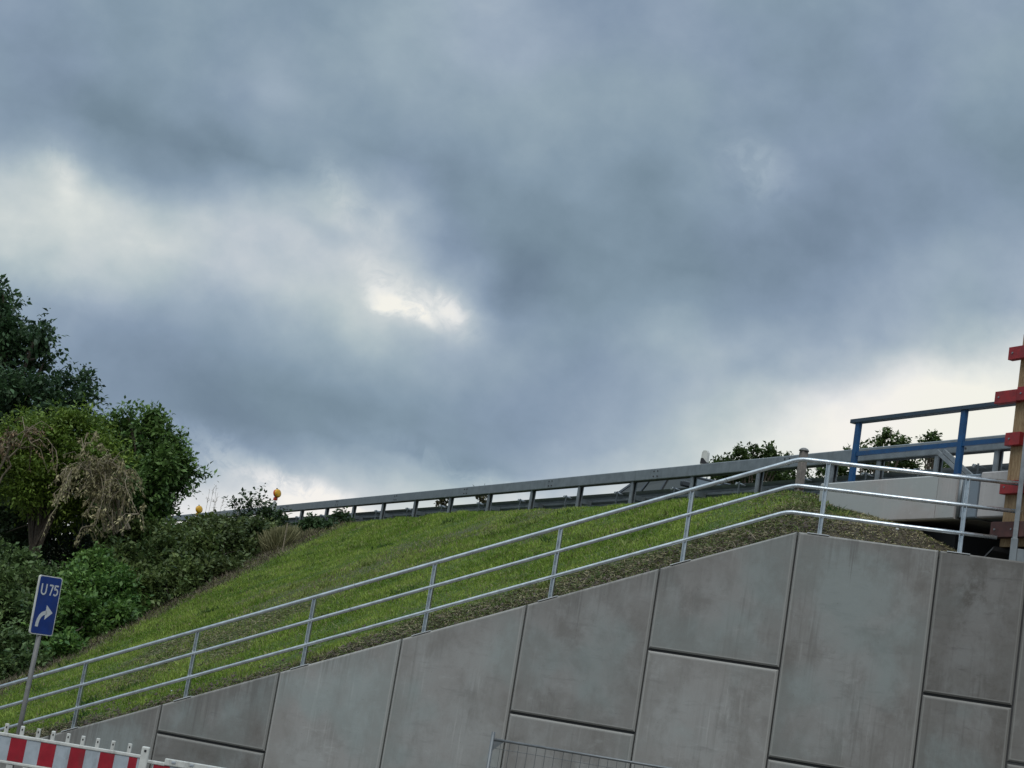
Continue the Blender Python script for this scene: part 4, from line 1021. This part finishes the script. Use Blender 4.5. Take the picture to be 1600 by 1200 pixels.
def wood(parent, root, lobes, r0, name='trunk', mat='bark', extra=3):
    m = MB()
    cs_ = np.array([l[0] for l in lobes]); top = cs_.mean(0)
    n = 6; pts = []; base = np.array(root)
    fork = base + (top - base) * 0.45; fork[2] = base[2] + (top[2] - base[2]) * 0.5
    for i in range(n):
        t = i / (n - 1); pts.append(base + (fork - base) * t + np.array([math.sin(3 * t), math.cos(2.3 * t), 0]) * r0 * 0.8 * t)
    m.tube(pts, [r0 * (1 - 0.35 * i / (n - 1)) for i in range(n)], 9)
    for (c, r) in lobes:
        for e in range(extra):
            tgt = c + rng.normal(0, 0.35, 3) * np.array(r)
            st = pts[-1] if e == 0 else pts[-2]
            q = []
            for i in range(6):
                t = i / 5; q.append(st + (tgt - st) * t + np.array([0, 0, 0.18]) * math.sin(math.pi * t) * np.linalg.norm(tgt - st) * 0.6 + rng.normal(0, 0.03, 3) * t)
            m.tube(q, [r0 * 0.5 * (1 - 0.85 * i / 5) for i in range(6)], 5, caps=False)
            for b_ in range(3):
                i0 = 2 + b_; en_ = q[i0] + unit(rng.normal(0, 1, 3) + unit(tgt - st)) * np.mean(r) * 0.8
                m.tube([q[i0], (q[i0] + en_) / 2 + rng.normal(0, 0.04, 3), en_], [r0 * 0.16, r0 * 0.1, r0 * 0.04], 4, caps=False)
    return m.build(name, MT[mat], parent)

def plant(name, cat, label, lobes, ntwig, nleaf, size, colA, colB, twig=0.35, aspect=0.55, root=None, r0=0.1, trunk='trunk', droop=0.2, shell=0.65, group=None, sprays=0, extra=2):
    c0 = np.mean([l[0] for l in lobes], 0)
    if root is None:
        z = float(terrain(np.array([c0[0]]), np.array([c0[1]]), False)[0]); root = np.array([c0[0], c0[1], z])
    o = thing(name, root, label, cat, group)
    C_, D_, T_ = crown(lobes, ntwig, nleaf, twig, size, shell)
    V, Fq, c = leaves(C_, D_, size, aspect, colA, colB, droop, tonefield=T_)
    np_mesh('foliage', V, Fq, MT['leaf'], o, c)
    wood(o, root - np.array([0, 0, 0.15]), lobes, r0, trunk, 'bark', extra)
    return o

DK_A, DK_B = (0.022, 0.050, 0.024), (0.070, 0.125, 0.048)
MD_A, MD_B = (0.045, 0.100, 0.026), (0.140, 0.225, 0.056)

plant('dark_tree', 'tree', 'tallest dark green deciduous tree at the left edge of the photo', [lob(-70, 560, 105, 115, 52), lob(18, 545, 42, 60, 51), lob(55, 517, 18, 22, 50.5), lob(-4, 465, 20, 30, 51), lob(5, 640, 90, 65, 50), lob(98, 620, 44, 38, 49), lob(-60, 720, 120, 110, 52), lob(60, 720, 90, 60, 51), lob(70, 560, 14, 18, 51)],
      5000, 15, 0.15, DK_A, DK_B, twig=0.5, r0=0.26, shell=0.55)
plant('feathery_tree', 'tree', 'yellow-green small tree with feathery leaves in front of the dark tree, left', [lob(50, 695, 52, 36, 46), lob(115, 675, 38, 28, 46), lob(85, 665, 24, 20, 46), lob(15, 745, 60, 45, 45.5), lob(150, 720, 40, 35, 45.5), lob(90, 760, 70, 50, 46.5)],
      2300, 15, 0.11, (0.070, 0.130, 0.018), (0.220, 0.300, 0.050), twig=0.45, aspect=0.4, r0=0.12)
plant('bushy_tree', 'tree', 'mid green bushy tree, its right side against bright sky, left of the crash barrier', [lob(205, 705, 46, 46, 47), lob(245, 722, 36, 48, 46.5), lob(225, 668, 16, 18, 46.5), lob(262, 688, 16, 22, 46.5), lob(256, 766, 20, 34, 46.5), lob(225, 785, 60, 60, 46), lob(285, 728, 9, 16, 46.5), lob(301, 738, 12, 5, 46.5), lob(284, 762, 9, 7, 46.5), lob(185, 668, 14, 14, 46.8), lob(200, 650, 8, 9, 46.8), lob(160, 700, 30, 30, 47)],
      2700, 14, 0.125, MD_A, MD_B, twig=0.40, r0=0.13)
plant('dark_thicket', 'shrub', 'very dark green undergrowth below the dried shrub at the left edge', [lob(-10, 840, 110, 95, 49), lob(100, 850, 95, 80, 49), lob(180, 860, 70, 75, 49), lob(40, 760, 80, 60, 48.5), lob(-20, 800, 120, 110, 55), lob(90, 810, 90, 80, 55)],
      3400, 13, 0.13, (0.014, 0.032, 0.014), (0.050, 0.085, 0.032), twig=0.45, r0=0.08, trunk='stem')
plant('bramble_bush', 'shrub', 'dense leafy bush rising behind the blue detour sign', [lob(20, 905, 70, 55, 42.5), lob(-30, 960, 80, 65, 41), lob(55, 985, 50, 45, 40.5), lob(5, 1030, 55, 36, 38.5), lob(60, 940, 40, 40, 41.5), lob(50, 1040, 22, 14, 37.6)],
      2600, 14, 0.115, (0.034, 0.074, 0.026), (0.150, 0.215, 0.072), twig=0.35, r0=0.05, trunk='stem')
plant('bramble_bush', 'shrub', 'fresh green leafy bush directly right of the blue detour sign', [lob(130, 930, 45, 42, 41), lob(180, 935, 40, 38, 41.6), lob(112, 975, 40, 34, 39.8), lob(150, 900, 30, 24, 42.2), lob(155, 975, 40, 26, 40.0), lob(105, 1012, 30, 18, 38.6), lob(205, 960, 26, 22, 41)],
      2500, 14, 0.11, (0.040, 0.105, 0.024), (0.155, 0.260, 0.056), twig=0.33, r0=0.05, trunk='stem')
plant('hillside_shrub', 'shrub', 'dull green shrub in the middle of the bushy slope, above the grass edge', [lob(225, 885, 50, 45, 43.8), lob(285, 870, 48, 45, 45), lob(270, 920, 40, 28, 42.8), lob(235, 935, 40, 26, 42.0), lob(300, 905, 30, 22, 43.6), lob(205, 850, 40, 30, 45.5)],
      2500, 14, 0.11, (0.038, 0.074, 0.022), (0.160, 0.205, 0.062), twig=0.34, r0=0.05, trunk='stem')
plant('hillside_shrub', 'shrub', 'grey-green shrub at the right end of the bushy slope beside the dry grass tussock', [lob(345, 868, 42, 38, 46.2), lob(385, 858, 36, 30, 47), lob(335, 900, 36, 22, 44.6), lob(375, 885, 26, 16, 45.6), lob(400, 838, 30, 16, 48.5), lob(330, 840, 34, 18, 48)],
      2000, 14, 0.11, (0.036, 0.066, 0.022), (0.150, 0.185, 0.062), twig=0.32, r0=0.05, trunk='stem')
plant('hillside_shrub', 'shrub', 'yellow-green shrub under the left warning lamp on the embankment crest', [lob(325, 832, 34, 13, 51), lob(365, 832, 28, 12, 51), lob(285, 836, 32, 18, 49)],
      900, 14, 0.11, (0.06, 0.095, 0.018), (0.16, 0.20, 0.045), twig=0.26, r0=0.04, trunk='stem')
plant('leggy_shrub', 'shrub', 'loose shrub with upright shoots beside the amber and red warning lamp', [lob(405, 815, 26, 12, 53), lob(430, 820, 18, 10, 53), lob(396, 790, 9, 12, 53), lob(372, 795, 3, 12, 53), lob(412, 788, 6, 11, 53), lob(452, 812, 5, 8, 53)],
      240, 10, 0.11, (0.022, 0.045, 0.018), (0.065, 0.105, 0.040), twig=0.36, r0=0.025, trunk='stem')
plant('low_bush', 'shrub', 'small dark bush low against the crash barrier posts, right of the dry tussock', [lob(500, 836, 28, 19, 48.0), lob(535, 828, 26, 17, 49.0)],
      800, 13, 0.10, (0.022, 0.050, 0.018), (0.065, 0.115, 0.040), twig=0.24, r0=0.03, trunk='stem')
# beyond the road
for lab, lb, nt_, root_dx in [
    ('leafy tree beyond the road, its round top above the crash barrier next to the delineator', [lob(1128, 722, 10, 9, 62), lob(1155, 716, 13, 11, 62), lob(1178, 712, 12, 12, 62), lob(1198, 707, 12, 11, 62), lob(1218, 714, 12, 8, 62), lob(1170, 745, 55, 18, 63), lob(1235, 748, 40, 16, 63), lob(1205, 722, 16, 10, 62), lob(1140, 732, 16, 8, 62)], 900, 0),
    ('leafy tree beyond the road, seen framed by the blue bridge railing', [lob(1375, 683, 9, 10, 60), lob(1385, 695, 11, 8, 60), lob(1404, 690, 9, 9, 60), lob(1412, 699, 8, 6, 60), lob(1362, 704, 10, 5, 60), lob(1346, 700, 7, 4, 60), lob(1322, 712, 10, 5, 61), lob(1385, 730, 55, 15, 61), lob(1310, 738, 30, 12, 62)], 560, 0),
    ('smallest thin tree beyond the road, between the two blue railing posts', [lob(1451, 681, 3, 5, 60), lob(1456, 690, 6, 4, 60), lob(1446, 694, 3, 3, 60), lob(1464, 689, 3, 3, 60), lob(1458, 700, 8, 4, 60), lob(1472, 728, 22, 10, 61)], 100, 0)]:
    c0 = np.mean([l[0] for l in lb], 0)
    plant('roadside_tree', 'tree', lab, lb, nt_, 12, 0.13, (0.035, 0.065, 0.018), (0.11, 0.16, 0.045), twig=0.26, root=np.array([c0[0], c0[1], ROADZ - 0.3]), r0=0.12, group='trees beyond the road')
for lab, lb in [('little sprig of leaves showing under the box beam, left one of two', [lob(696, 780, 6, 5, 60)]), ('sprig of leaves showing under the box beam, wider right one of two', [lob(750, 778, 9, 7, 60), lob(762, 775, 5, 6, 60)])]:
    c0 = lb[0][0]
    plant('roadside_shrub', 'shrub', lab, lb, 26, 10, 0.12, (0.04, 0.04, 0.016), (0.10, 0.09, 0.035), twig=0.25, root=np.array([c0[0], c0[1], ROADZ - 0.2]), r0=0.03, trunk='stem', group='shrubs beyond the road')

# dried brown shrub with drooping branches
def dead_shrub(label, root_px, ends, crest, Y, nleaf, cA, cB):
    """stems spring from root_px, arch over near crest and droop to the ends (all photo pixels at distance Y)"""
    rp = at(*root_px, Y); root = np.array([rp[0], rp[1], float(terrain(rp[0:1], rp[1:2])[0])])
    o = thing('dead_shrub', root, label, 'shrub'); Lc, Ld = [], []
    for (ex, ey) in ends:
        m = MB()
        c0 = at(crest[0] + (ex - crest[0]) * 0.35 + rng.uniform(-15, 15), crest[1] + rng.uniform(-14, 22), Y + rng.uniform(-0.5, 0.5))
        st = at(root_px[0] + rng.uniform(-25, 25), root_px[1], Y + 0.4); en_ = at(ex, ey, Y - rng.uniform(0.1, 1.2))
        wob = rng.normal(0, 0.35, 3); q = []
        for i in range(12):
            t = i / 11; q.append((1 - t) ** 2 * st + 2 * t * (1 - t) * (c0 + (c0 - (st + en_) / 2) * 0.35 + wob) + t * t * en_ + rng.normal(0, 0.075, 3))
        m.tube(q, [0.030 * (1 - 0.85 * i / 11) for i in range(12)], 5, caps=False)
        for s_ in range(15):
            i = rng.integers(3, 12); p0 = q[i]; d = unit(rng.normal(0, 1, 3) + unit(q[min(i + 1, 11)] - q[i - 1]) * 0.7); Ls = rng.uniform(0.2, 0.75)
            p1 = p0 + d * Ls * 0.5 + np.array([0, 0, 0.08]); p2 = p0 + d * Ls + np.array([0, 0, -0.35 * Ls])
            m.tube([p0, p1, p2], [0.011, 0.008, 0.004], 3, caps=False)
            n = nleaf; t = rng.random((n, 1)) ** 0.7; pp = (1 - t) ** 2 * p0 + 2 * t * (1 - t) * p1 + t * t * p2
            Lc.append(pp + rng.normal(0, 0.022, (n, 3))); Ld.append(unit(rng.normal(0, 0.6, (n, 3)) + np.array([0, 0, -0.7]) + d * 0.6))
        m.build('branch', MT['deadwood'], o)
    C_ = np.concatenate(Lc); D_ = np.concatenate(Ld)
    V, Fq, c = leaves(C_, D_, 0.085, 0.45, cA, cB, 0.4)
    np_mesh('dry_leaves', V, Fq, MT['dry'], o, c)
dead_shrub('dried brown shrub with drooping dead branches in the middle of the left trees', (185, 830),
           [(95, 790), (100, 755), (125, 828), (150, 815), (165, 785), (185, 830), (212, 800), (200, 768), (130, 765), (190, 705), (112, 735), (160, 702)], (160, 715), 43.8, 22, (0.13, 0.11, 0.05), (0.40, 0.36, 0.20))
dead_shrub('reddish brown withered spray hanging over the feathery tree at the left edge', (-20, 790),
           [(12, 700), (50, 692), (85, 705)], (20, 668), 44.4, 16, (0.07, 0.050, 0.028), (0.24, 0.165, 0.095))

# ------------------------------------------------------------------ grass and litter
n_slope = np.array([0, 0, 1.]) + 0.569 * ng
def blades(S, D, Hh, colf, lie=0.35, wid=0.010, name='grass', label=None, mat='grass'):
    n = len(S); X = W0[0] + w[0] * S + nb[0] * D; Y = W0[1] + w[1] * S + nb[1] * D
    Z = terrain(X, Y); Z = np.where(S > -8.2, np.minimum(Z, wtop(S) - 0.015 + (D - 0.1) * 0.75), Z)
    P = np.stack([X, Y, Z - 0.01], -1)
    lean = rng.normal(0, lie, (n, 3)); lean[:, 2] *= 0.15
    t = unit(lean + np.array([0, 0, 1.0]) - ng * 0.0); Hh = Hh[:, None]
    s = unit(np.cross(t, rng.normal(0, 1, (n, 3)))) * wid * rng.uniform(0.6, 1.4, (n, 1))
    bend = unit(rng.normal(0, 1, (n, 3)) * np.array([1, 1, 0.1])) * Hh * 0.35
    V = np.stack([P - s, P + s, P + t * Hh * 0.6 + s * 0.7 + bend * 0.3, P + t * Hh + bend], 1).reshape(-1, 3)
    Fq = np.arange(4 * n).reshape(n, 4)
    o = np_mesh(name, V, Fq, MT[mat], None, np.repeat(colf, 4, 0)); o['kind'] = 'stuff'
    if label: o['label'] = label; o['category'] = 'grass'
    return o
def scatter(n, s0, s1, d0, d1, dens):
    S = rng.uniform(s0, s1, n); D = d0 + (d1 - d0) * rng.random(n)
    X = W0[0] + w[0] * S + nb[0] * D; Y = W0[1] + w[1] * S + nb[1] * D
    off = (X - G0[0]) * ng[0] + (Y - G0[1]) * ng[1]
    gq = greenness(X, Y); k = (rng.random(n) < dens(gq, S, D, off)) & (off > 0.35)
    return S[k], D[k], X[k], Y[k], gq[k]
# living grass
S, D, X, Y, gq = scatter(620000, -12.6, 6.2, 0.12, 19.0, lambda q, s, d, o: (0.20 + 0.8 * q))
nn_ = vnoise(X * 1.7, Y * 1.7, 41)[:, None]; n3 = vnoise(X * 6, Y * 6, 43)[:, None]
n4 = vnoise(X * 3.2, Y * 3.2, 44)[:, None]
kk = np.clip(0.45 + 0.25 * nn_ + 0.30 * n4 + 0.25 * n3 + rng.normal(0, 0.22, (len(S), 1)), 0, 1)
c = np.array((0.100, 0.190, 0.013)) * (1 - kk) + np.array((0.320, 0.410, 0.080)) * kk
dryf = (rng.random((len(S), 1)) < (0.10 + 0.55 * (1 - gq[:, None])))
c = np.where(dryf, np.array((0.32, 0.29, 0.14)) * rng.uniform(0.5, 1.2, (len(S), 1)), c)
patchy = 0.6 + 0.35 * np.clip(0.5 + 0.6 * vnoise(X * 0.9, Y * 0.9, 47), 0, 1)
blades(S, D, rng.uniform(0.035, 0.10, len(S)) * patchy * (0.75 + 0.35 * gq) * (1 + 0.35 * n4[:, 0]), c, 0.55, 0.0075, 'grass', 'mown green grass covering the embankment behind the handrail')
# coarser clumps and weeds standing out of the mown grass
nc = 170; sc_, dc_ = rng.uniform(-12, 5, nc), rng.uniform(0.5, 17, nc) ** 1.0; per = rng.integers(25, 90, nc)
S = np.repeat(sc_, per) + rng.normal(0, 0.07, per.sum()) * np.repeat(rng.uniform(0.6, 2.2, nc), per); D = np.clip(np.repeat(dc_, per) + rng.normal(0, 0.09, per.sum()), 0.3, 18)
hcl = np.repeat(rng.uniform(0.08, 0.17, nc), per) * rng.uniform(0.5, 1.1, per.sum()); tcl = np.repeat(rng.random((nc, 1)), per, 0)
okc = (terrain(W0[0] + w[0] * S + nb[0] * D, W0[1] + w[1] * S + nb[1] * D, False) < ROADZ - 0.12)
ccl = (np.array((0.045, 0.105, 0.020)) * (1 - tcl) + np.array((0.26, 0.30, 0.085)) * tcl) * rng.uniform(0.6, 1.3, (per.sum(), 1))
blades(S[okc], D[okc], hcl[okc], ccl[okc], 0.7, 0.011, 'weed_clumps', 'darker and paler clumps of coarse grass scattered over the mown embankment')
bpy.data.objects['weed_clumps']['category'] = 'weeds'
# cut dry straw lying on the bare strip
S, D, X, Y, gq = scatter(260000, -9.5, 7.6, 0.12, 6.5, lambda q, s, d, o: np.clip(1 - 1.15 * q + 0.6 * soft01(4.4, 5.2, s), 0.03, 1.4) * 0.7)
n = len(S); Z = terrain(X, Y); Z = np.where(S > -8.2, np.minimum(Z, wtop(S) - 0.015 + (D - 0.1) * 0.75), Z)
P = np.stack([X, Y, Z + rng.uniform(0.0, 0.03, n)], -1)
t = unit(rng.normal(0, 1, (n, 3)) * np.array([1, 1, 0.35])); t = t - n_slope * 0.3 * (t @ n_slope)[:, None] / 1.3
s = unit(np.cross(t, rng.normal(0, .4, (n, 3)) + np.array([0, 0, 1]))) * 0.0055
rgt = soft01(4.0, 5.0, S)[:, None]; Ls = rng.uniform(0.03, 0.10, (n, 1)) * (1 - 0.45 * rgt); s = s * (1 - 0.3 * rgt)
V = np.stack([P - s, P + s, P + t * Ls + s, P + t * Ls - s], 1).reshape(-1, 3)
tan = soft01(4.4, 5.4, S)[:, None] * 0.6
kk = rng.random((n, 1))
c = np.array((0.075, 0.064, 0.036)) * (1 - kk) + np.array((0.30, 0.265, 0.155)) * kk; c = c * (1.15 + 1.7 * tan)
grn = rng.random((n, 1)) < 0.42 - 0.25 * (tan > 0.3)
c = np.where(grn, np.array((0.085, 0.125, 0.030)) * rng.uniform(0.6, 1.4, (n, 1)), c)
o = np_mesh('dry_straw', V, np.arange(4 * n).reshape(n, 4), MT['dry'], None, np.repeat(c, 4, 0)); tag(o, 'dry straw and cut grass littering the bare strip along the top of the wall', 'straw', kind='stuff')
# rough dead growth along the foot of the bushes
S, D, X, Y, gq = scatter(60000, -14.5, -10.9, 3.0, 19.5, lambda q, s, d, o: 0.5 * np.exp(-((s + 12.2) / 0.6) ** 2))
kk = rng.random((len(S), 1)); c = np.array((0.060, 0.045, 0.030)) * (1 - kk) + np.array((0.22, 0.185, 0.125)) * kk
blades(S, D, rng.uniform(0.05, 0.17, len(S)), c, 1.1, 0.007, 'dead_undergrowth', 'tangled dead stalks between the mown grass and the bushes', 'dry')
bpy.data.objects['dead_undergrowth']['category'] = 'undergrowth'
# soil clods
n = 2600; S = rng.uniform(-8, 5.2, n); D = np.abs(rng.normal(0, 0.7, n)) + 0.14
X = W0[0] + w[0] * S + nb[0] * D; Y = W0[1] + w[1] * S + nb[1] * D; Z = np.minimum(terrain(X, Y), wtop(S) - 0.015 + (D - 0.1) * 0.75)
oc = np.array([(1, 0, 0), (0, 1, 0), (-1, 0, 0), (0, -1, 0), (0, 0, 1), (0, 0, -1)], float); of_ = np.array([(0, 1, 4), (1, 2, 4), (2, 3, 4), (3, 0, 4), (1, 0, 5), (2, 1, 5), (3, 2, 5), (0, 3, 5)])
sz_ = rng.lognormal(-3.9, 0.5, (n, 1, 1)).clip(0.008, 0.06); V = (oc[None] * sz_ * rng.uniform(0.6, 1.3, (n, 6, 3)) + np.stack([X, Y, Z], -1)[:, None]).reshape(-1, 3)
Fq = (of_[None] + 6 * np.arange(n)[:, None, None]).reshape(-1, 3)
o = np_mesh('soil_clods', V, Fq, MT['brownsoil'] if 'brownsoil' in MT else simple('clod_soil', (0.085, 0.066, 0.05), 0.95, 0, 0.35, 12), None); tag(o, 'clods of bare earth along the top edge of the wall', 'soil', kind='stuff')

# dry grass tussock
def tussock(px, py, Y, label, n, h, col1, col2, sprd):
    c = at(px, py, Y); c[2] = float(terrain(np.array([c[0]]), np.array([c[1]]), False)[0])
    o = thing('grass_tussock', c, label, 'tussock')
    P = c + rng.normal(0, 1, (n, 3)) * np.array([sprd, sprd, 0]); P[:, 2] = terrain(P[:, 0], P[:, 1], False)
    out = (P - c) * 1.3; t = unit(out + rng.normal(0, 0.28, (n, 3)) + np.array([0, 0, 1.1])); Hh = rng.uniform(0.5, 1.0, (n, 1)) * h
    s = unit(np.cross(t, rng.normal(0, 1, (n, 3)))) * 0.008; dr = unit(out + rng.normal(0, .2, (n, 3))) * Hh * 0.35
    V = np.stack([P - s, P + s, P + t * Hh * .65 + s * .8, P + t * Hh * .65 - s * .8, P + t * Hh * 0.95 + dr], 1).reshape(-1, 3)
    F1 = np.arange(n)[:, None] * 5 + np.array([[0, 1, 2, 3]]); F2 = np.arange(n)[:, None] * 5 + np.array([[3, 2, 4, 4]])
    kk = rng.random((n, 1)); cc_ = np.array(col1) * (1 - kk) + np.array(col2) * kk
    ob = np_mesh('blades', V, F1, MT['dry'], o, np.repeat(cc_, 5, 0)); return o
tussock(432, 868, 46.5, 'straw-coloured grass tussock between the bushes and the mown grass', 2200, 0.95, (0.11, 0.115, 0.045), (0.36, 0.33, 0.18), 0.12)
o = tussock(470, 850, 47.5, 'low pale grass tuft right of the straw-coloured tussock', 500, 0.35, (0.14, 0.14, 0.07), (0.34, 0.30, 0.18), 0.22)
# thin stake in front of the tussock
c = at(439, 874, 45.2); c[2] = float(terrain(np.array([c[0]]), np.array([c[1]]), False)[0])
m = MB(); m.box(c + np.array([0, 0, 0.35]), w, nb, (0, 0, 1), 0.013, 0.013, 0.42); tag(m.build('wooden_stake', MT['deadwood'], None, origin=c), 'thin pale stake standing in front of the straw-coloured tussock', 'stake')
# wispy dry stalks on the crest
def stalks(px0, px1, py, Y, n, h, label):
    c = at((px0 + px1) / 2, py, Y); c[2] = ROADZ - 0.1
    o = thing('tall_stalks', c, label, 'weeds'); m = MB()
    for k in range(n):
        p = at(rng.uniform(px0, px1), py, Y + rng.uniform(-.5, .5)); p[2] = ROADZ - 0.1; hh = h * rng.uniform(0.35, 1.0); d = rng.normal(0, 0.12, 3)
        m.tube([p, p + np.array([d[0] * .3, d[1] * .3, hh * 0.6]), p + np.array([d[0], d[1], hh])], [0.006, 0.005, 0.003], 3, caps=False)
        for q in range(9):
            z = rng.uniform(0.5, 1.0); pp = p + np.array([d[0] * z, d[1] * z, hh * z]); e = pp + unit(rng.normal(0, 1, 3) + np.array([0, 0, .8])) * rng.uniform(.04, .14)
            m.tube([pp, e], [0.006, 0.003], 3, caps=False)
    m.build('stalk', MT['deadwood'], o)
stalks(318, 352, 800, 56, 6, 1.2, 'wispy dry stalks sticking up between the two warning lamps')
stalks(366, 385, 800, 56, 4, 1.2, 'few thin stalks just left of the leggy shrub')

# twigs lying at the soil edge
tw = thing('twig_pile', W(3.4, 4.85, 0.45), 'small pile of broken twigs on the bare soil above the wall near the bend', 'twigs'); m = MB()
for k in range(16):
    s_, d_ = 3.4 + rng.normal(0, 0.25), 0.40 + rng.uniform(0, 0.3); b = W(s_, 0, d_); b[2] = min(float(terrain(b[0:1], b[1:2])[0]), float(wtop(np.array(s_))) - 0.015 + (d_ - .1) * .75) + 0.03
    t = unit(rng.normal(0, 1, 3) * np.array([1, 1, 0.4])) * rng.uniform(0.12, 0.4)
    m.tube([b, b + t * .5 + np.array([0, 0, .03]), b + t], [0.007, 0.006, 0.003], 4, caps=False)
m.build('twig', MT['deadwood'], tw)
# pale stones
for px, py, lab in ((1402, 827, 'pale grey stone on the straw mound under the bridge beam'), (269, 1080, 'small white stone on the grass by the second handrail post from the left')):
    sbest = None
    for Y in np.arange(22, 34, 0.02):
        p = at(px, py, Y)
        if p[2] <= float(terrain(p[0:1], p[1:2])[0]) + 0.01: sbest = p; break
    if sbest is None: continue
    m = MB(); rings = []
    for k in range(5):
        a = -math.pi / 2 + math.pi * k / 4; rings.append([sbest + np.array([math.cos(t) * 0.028 * (math.cos(a) + .05) * rng.uniform(.8, 1.2), math.sin(t) * 0.022 * (math.cos(a) + .05), 0.02 * math.sin(a)]) for t in np.linspace(0, 6.283, 8)[:-1]])
    m.loft(rings); tag(m.build('stone', MT['signwhite'], None, origin=sbest), lab, 'stone')
